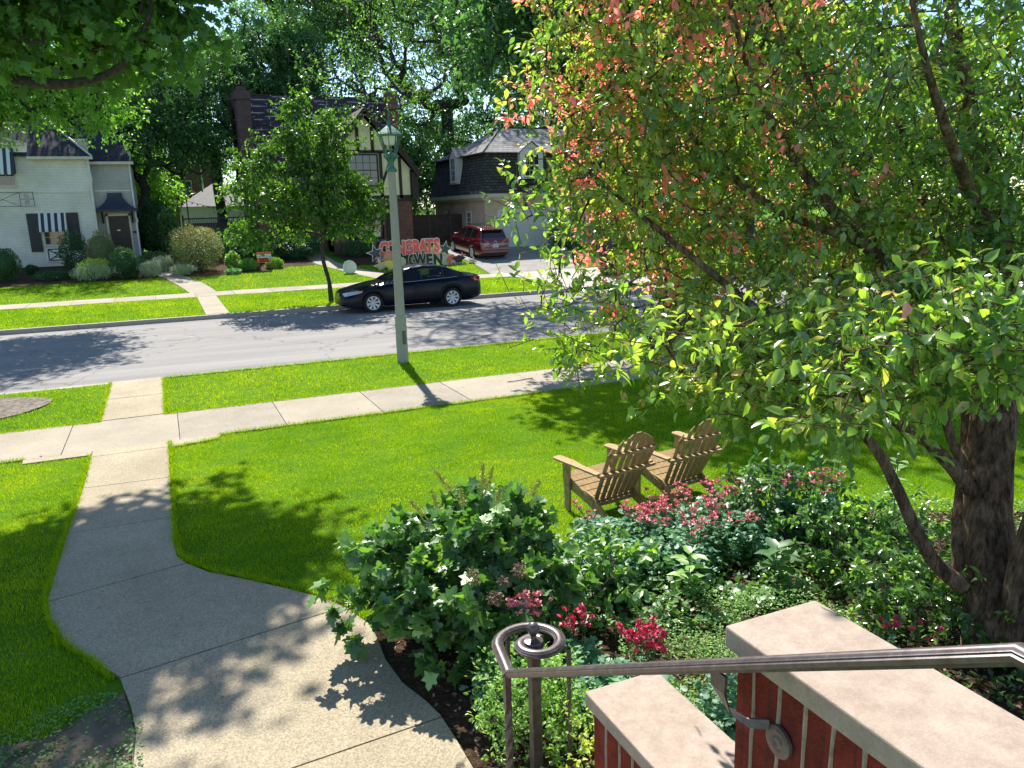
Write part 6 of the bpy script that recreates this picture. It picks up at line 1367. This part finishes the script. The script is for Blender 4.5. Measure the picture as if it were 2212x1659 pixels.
# columbines
M_PETAL = mat('coral_pink_petals', (.84,.19,.26), .5, c2=(.90,.42,.42), vs=80); M_PETAL2 = mat('crimson_petals', (.60,.02,.09), .5, c2=(.76,.10,.18), vs=80); M_STEM = mat('flower_stems', (.16,.20,.09), .7, var=.3, vs=30)
POM = star([(0,0),(.0,-.4),(.3,-.5),(.6,-.3),(.9,-.15),(1,.1),(.75,.35),(.4,.5),(.1,.35)])
FLW = {}
for m_ in (M_PETAL, M_PETAL2):
    FLW[m_.name] = []
    for k in range(5):
        dr = np.random.default_rng(k).normal(size=(16,3)); dr[:,2] = np.abs(dr[:,2])*.7-.15
        V, T, Cc = scatter(RHOMB, dr*.002, dr, np.random.default_rng(k+9).normal(size=(16,3)), .029*np.random.default_rng(k+3).uniform(.7,1.2,16), np.full(16,.5), 1.4); FLW[m_.name].append(np_mesh('flower', V, T, m_))
def columbine(label, x, y, R, hf, nfl, seed, mp=None, fol=.30, nleaf=260, spread=.6, hf0=.30, cat='flowers'):
    r = np.random.default_rng(seed); base = (x, y, 0); o = empty('columbine', base, label, cat, 0, 'columbine clumps')
    C_, nr = sample([(0,0,fol*.5,R,R,fol*.55)], nleaf, seed, .35); C_[:,2] = np.maximum(C_[:,2], .05)
    n = len(C_)*3; P = np.repeat(C_, 3, 0)+r.normal(0,.028,(n,3)); dr = r.normal(size=(n,3)); dr[:,2] = r.normal(0,.25,n); up = r.normal(size=(n,3))*.4+[0,0,1]; 
    V, T, Cc = scatter(ROUND3, P, dr, up, .050*r.uniform(.7,1.3,n), np.clip(.45+r.normal(0,.2,n),0,1)); link('foliage', np_mesh('foliage', V, T, ML['colum'], Cc), o)
    if nfl:
        A = []; B = []; fp = []
        ncore = max(2, nfl//6)
        for k in range(ncore):
            a = r.uniform(0,2*PI); rr_ = R*spread*math.sqrt(r.random()); b0 = np.array([rr_*.4*math.cos(a), rr_*.4*math.sin(a), .05]); t0 = np.array([rr_*math.cos(a), rr_*math.sin(a), hf0+(hf-hf0)*r.uniform(.4,.8)])
            A.append(b0); B.append(t0)
            for j in range(6):
                e = t0+np.array([r.normal(0,.045), r.normal(0,.045), r.uniform(.03,.14)]); A.append(t0); B.append(e); fp.append(e)
        A = np.array(A); B = np.array(B); V, T, _ = limbs(A, B, np.full(len(A),.0028), np.full(len(A),.0016), 4); link('stems', np_mesh('stems', V, T, M_STEM), o)
        for q in fp:
            f_ = link('flower', FLW[(mp or M_PETAL).name][r.integers(5)], o); f_.location = q; f_.rotation_euler = (r.uniform(-.5,.5), r.uniform(-.5,.5), r.uniform(0,6.28)); f_.scale = (r.uniform(.55,.95),)*3
    return o
cols = [('pink columbine clump right behind the nearer adirondack chair, left one',3.70,5.68,.26,.36,48,101),('pink columbine clump at the chair legs with the fullest blossom',4.06,5.68,.26,.42,66,102),
 ('columbine with scattered pink flowers between both chairs',4.42,5.66,.28,.42,42,103),('columbine with pink flowers behind the right chair',4.78,5.72,.26,.42,42,104),
 ('columbine leaning over the bed centre with coral flowers',4.05,5.35,.32,.40,36,105),('mostly leafy columbine at the bed centre',3.75,5.2,.34,.36,12,106),('columbine with faded pink blooms near the bed centre',4.5,5.25,.34,.40,18,107),
 ('leafy blue green columbine without flowers at the hydrangea side',3.35,5.75,.30,.4,6,108),('blue green columbine foliage left of the broad leaved seedling',3.2,5.3,.3,.4,0,109),('blue green columbine foliage in the shade of the crabapple',5.15,5.35,.34,.4,12,110),
 ('tall dark stemmed columbine left of the standing pink one',5.12,5.36,.14,.66,14,111),('tall columbine with a pink head seen against the lawn',5.38,5.16,.15,.74,34,112)]
for k, (lab, x, y, R_, hf, nf, sd2) in enumerate(cols): columbine(lab, x, y, R_, hf, nf, sd2, fol=.36 if k < 10 else .45, nleaf=240 if k < 10 else 120, spread=.9)
columbine('bright pink columbine just behind the volute, leftmost there', 1.95, 4.34, .18, .56, 60, 121, fol=.22, nleaf=110, spread=.55, hf0=.34)
columbine('magenta columbine with green buds right of the volute', 2.27, 4.2, .18, .46, 26, 122, M_PETAL2, fol=.24, nleaf=130, spread=.5)
columbine('crimson columbine standing above the lower coping', 2.44, 3.71, .24, .56, 66, 123, M_PETAL2, fol=.26, nleaf=240, spread=.38, hf0=.30)
columbine('small dim crimson columbine behind the upper coping', 4.05, 3.16, .16, .44, 12, 124, M_PETAL2, fol=.3, nleaf=120)
columbine('leafy columbine below the handrail', 2.25, 3.75, .32, .4, 0, 125, fol=.3, nleaf=260); columbine('leafy columbine in the corner of the two copings', 2.9, 3.25, .34, .4, 0, 126, fol=.35, nleaf=260)
columbine('leafy columbine under the volute', 1.75, 4.15, .26, .4, 0, 127, fol=.25, nleaf=160)
# spireas
clump('spirea_shrub', 'yellow green spirea at the walk edge below the volute', [(1.66,3.62,.28,.30,.34,.30),(1.75,3.95,.25,.28,.26,.26)], 300, 16, .05, .032, 'spirea', 131, OVAL, (1.65,3.65,0), tint=.45, length=.09, stem=.007, droop=0)
clump('golden_spirea', 'golden leaved spirea against the end of the lower wall', [(1.95,3.05,.45,.24,.22,.24),(1.92,3.0,.25,.26,.22,.25)], 190, 16, .05, .036, 'gold', 132, OVAL, (1.93,3.02,0), tint=.45, length=.09, stem=.007, droop=0)
# seedlings
def seedling(label, x, y, h, n, size, mkey, tint, seed):
    r = np.random.default_rng(seed); o = empty('seedling', (x,y,0), label, 'plant'); A = [np.array([0,0,0.])]; B = [np.array([.02,.0,h])]; P = []; D = []
    for k in range(n): a = k*2.4; s = .45+.55*k/n; P.append((.02*s, 0, h*s)); D.append((math.cos(a), math.sin(a), .35-.3*(1-s)))
    V, T, C_ = scatter(OVAL, np.array(P), np.array(D), np.tile([[0,0,1.]], (n,1)), size*r.uniform(.8,1.2,n), np.clip(tint+r.normal(0,.1,n),0,1)); link('leaves', np_mesh('leaves', V, T, ML[mkey], C_), o)
    V, T, _ = limbs(np.array(A), np.array(B), np.array([.006]), np.array([.004]), 6); link('stem', np_mesh('stem', V, T, M_STEM), o)
seedling('bright green seedling with broad leaves in front of the columbines', 3.55, 4.75, .42, 12, .15, 'hydr', .95, 141)
seedling('darker broad leaved plant left of the upper coping corner', 4.3, 4.6, .38, 14, .19, 'hydr', .35, 142)
seedling('upright young stem with leaves in front of the thin crabapple limb', 5.55, 4.55, .95, 16, .10, 'hydr', .7, 143)
seedling('second upright stem right of the thin crabapple limb', 5.95, 4.9, .85, 14, .10, 'hydr', .75, 144)
seedling('tall thin leafy stem between pink columbine and crabapple', 6.0, 5.6, .95, 16, .09, 'hydr', .5, 145)
clump('shade_shrub', 'dark leafy shrub in the crabapple shade behind the upper coping', [(5.0,4.7,.30,.55,.42,.32),(5.5,4.4,.28,.5,.4,.3)], 200, 10, .09, .075, 'crab', 151, OVAL, (5.1,4.6,0), tint=.15, length=.1)
clump('shade_shrub', 'low leafy shrub at the foot of the big crabapple trunk', [(4.75,3.75,.28,.5,.4,.3),(5.0,3.2,.35,.4,.4,.35)], 200, 10, .09, .075, 'crab', 152, OVAL, (4.8,3.5,0), tint=.22, length=.1)
clump('shade_shrub', 'dark leafy shrub with yellowing leaves left of the crabapple trunk', [(5.0,5.5,.4,.45,.4,.36),(5.45,5.4,.35,.4,.35,.32)], 170, 10, .09, .08, 'hydr', 153, OVAL, (5.2,5.45,0), tint=.3, length=.12)
# ground covers: nobody could count these
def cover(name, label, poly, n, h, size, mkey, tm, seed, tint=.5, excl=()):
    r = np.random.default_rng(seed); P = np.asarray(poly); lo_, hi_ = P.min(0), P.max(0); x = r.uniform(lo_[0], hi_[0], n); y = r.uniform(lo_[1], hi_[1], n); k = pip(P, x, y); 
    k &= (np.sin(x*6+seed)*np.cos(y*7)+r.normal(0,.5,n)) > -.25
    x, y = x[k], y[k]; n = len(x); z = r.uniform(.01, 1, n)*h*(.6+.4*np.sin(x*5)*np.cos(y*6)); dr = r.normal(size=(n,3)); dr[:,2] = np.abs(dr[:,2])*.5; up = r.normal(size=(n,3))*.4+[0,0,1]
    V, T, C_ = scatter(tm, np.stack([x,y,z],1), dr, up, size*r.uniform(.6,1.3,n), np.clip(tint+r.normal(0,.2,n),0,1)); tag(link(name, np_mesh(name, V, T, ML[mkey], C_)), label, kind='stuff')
cover('sweet_woodruff', 'feathery light green ground cover between the copings and the columbines', [(2.6,4.3),(3.3,4.75),(4.3,4.5),(4.5,3.6),(3.9,3.0),(3.0,3.0),(2.5,3.6)], 26000, .20, .022, 'cover', RHOMB, 161, .5)
cover('sunlit_bed_plants', 'sparse yellow green low plants in the sun behind the thin crabapple limb', [(5.0,5.9),(6.2,5.7),(7.6,4.9),(9.4,4.1),(9.0,3.4),(6.4,4.2),(5.2,5.0)], 9000, .30, .04, 'spirea', OVAL, 164, .5)
cover('bed_greenery', 'low mixed green seedlings filling the middle of the garden bed', [(2.3,5.2),(3.2,5.7),(5.0,5.6),(5.0,4.3),(3.6,4.3),(2.6,4.5)], 5200, .20, .05, 'hydr', ROUND3, 165, .55)
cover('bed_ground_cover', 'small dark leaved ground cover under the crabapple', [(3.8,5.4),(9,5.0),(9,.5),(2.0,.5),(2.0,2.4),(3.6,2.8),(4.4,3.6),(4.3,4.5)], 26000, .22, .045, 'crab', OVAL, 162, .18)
cover('walk_edge_weeds', 'small leafy weeds spreading over the bare soil at the lower left', [(-2.3,5.1),(-.62,5.45),(-.44,4.9),(-.42,3.9),(-2.3,3.4)], 11000, .09, .026, 'cover', RHOMB, 163, .25)
P = np.asarray(BED); 
r = np.random.default_rng(19); n = 420; x = r.uniform(-6, 11, n); y = r.uniform(4.2, 16.8, n); k = ~pip(BED, x, y); x, y = x[k], y[k]; n = len(x)
V, T, C_ = scatter(OVAL, np.stack([x,y,np.full(n,.035)],1), np.stack([r.normal(size=n),r.normal(size=n),r.normal(0,.2,n)],1), r.normal(size=(n,3))*.5+[0,0,1], .028*r.uniform(.4,1.4,n), r.random(n)); tag(link('lawn_litter', np_mesh('lawn_litter', V, T, M_DRY, C_)), 'small dry leaf bits scattered over the lawn and the front walk', kind='stuff')
r = np.random.default_rng(9); n = 5200; x = r.uniform(1.2, 8, n); y = r.uniform(2.5, 6.2, n); k = pip(P, x, y); x, y = x[k], y[k]; n = len(x)
V, T, C_ = scatter(OVAL, np.stack([x,y,np.full(n,.014)],1), np.stack([r.normal(size=n),r.normal(size=n),r.normal(0,.25,n)],1), r.normal(size=(n,3))*.4+[0,0,1], .045*r.uniform(.4,1.3,n), r.random(n)); tag(link('leaf_litter', np_mesh('leaf_litter', V, T, M_DRY, C_)), 'dry brown leaf litter on the mulch of the bed', kind='stuff')

o = empty('manhole_cover', (0.15,23.6,-.124), 'round iron manhole cover in the shaded road on the left', 'manhole cover')
mb = MB(); mb.lathe([(.33,0),(.33,.006),(.002,.006)], 28); mb.build('lid', mat('cast_iron', (.10,.095,.09), .7, bs=1, bscale=60), o)
mb = MB(); mb.lathe([(.34,0),(.34,.004),(.40,.004),(.40,0)], 28, cap=False); mb.build('rim', mat('concrete_ring', (.24,.23,.21), .8), o)

if HAZE:
    m = bpy.data.materials.new('haze_air'); m.use_nodes = True; nt = m.node_tree; nt.nodes.remove(nt.nodes['Principled BSDF'])
    pv = N(nt, 'ShaderNodeVolumePrincipled'); pv.inputs['Color'].default_value = (.86,.93,1,1); pv.inputs['Density'].default_value = HAZE; pv.inputs['Anisotropy'].default_value = .35
    nt.links.new(pv.outputs[0], nt.nodes['Material Output'].inputs['Volume'])
    mb = MB(); mb.box(-320,320,-45,620,-1.2,45); tag(mb.build('haze', m), kind='stuff')
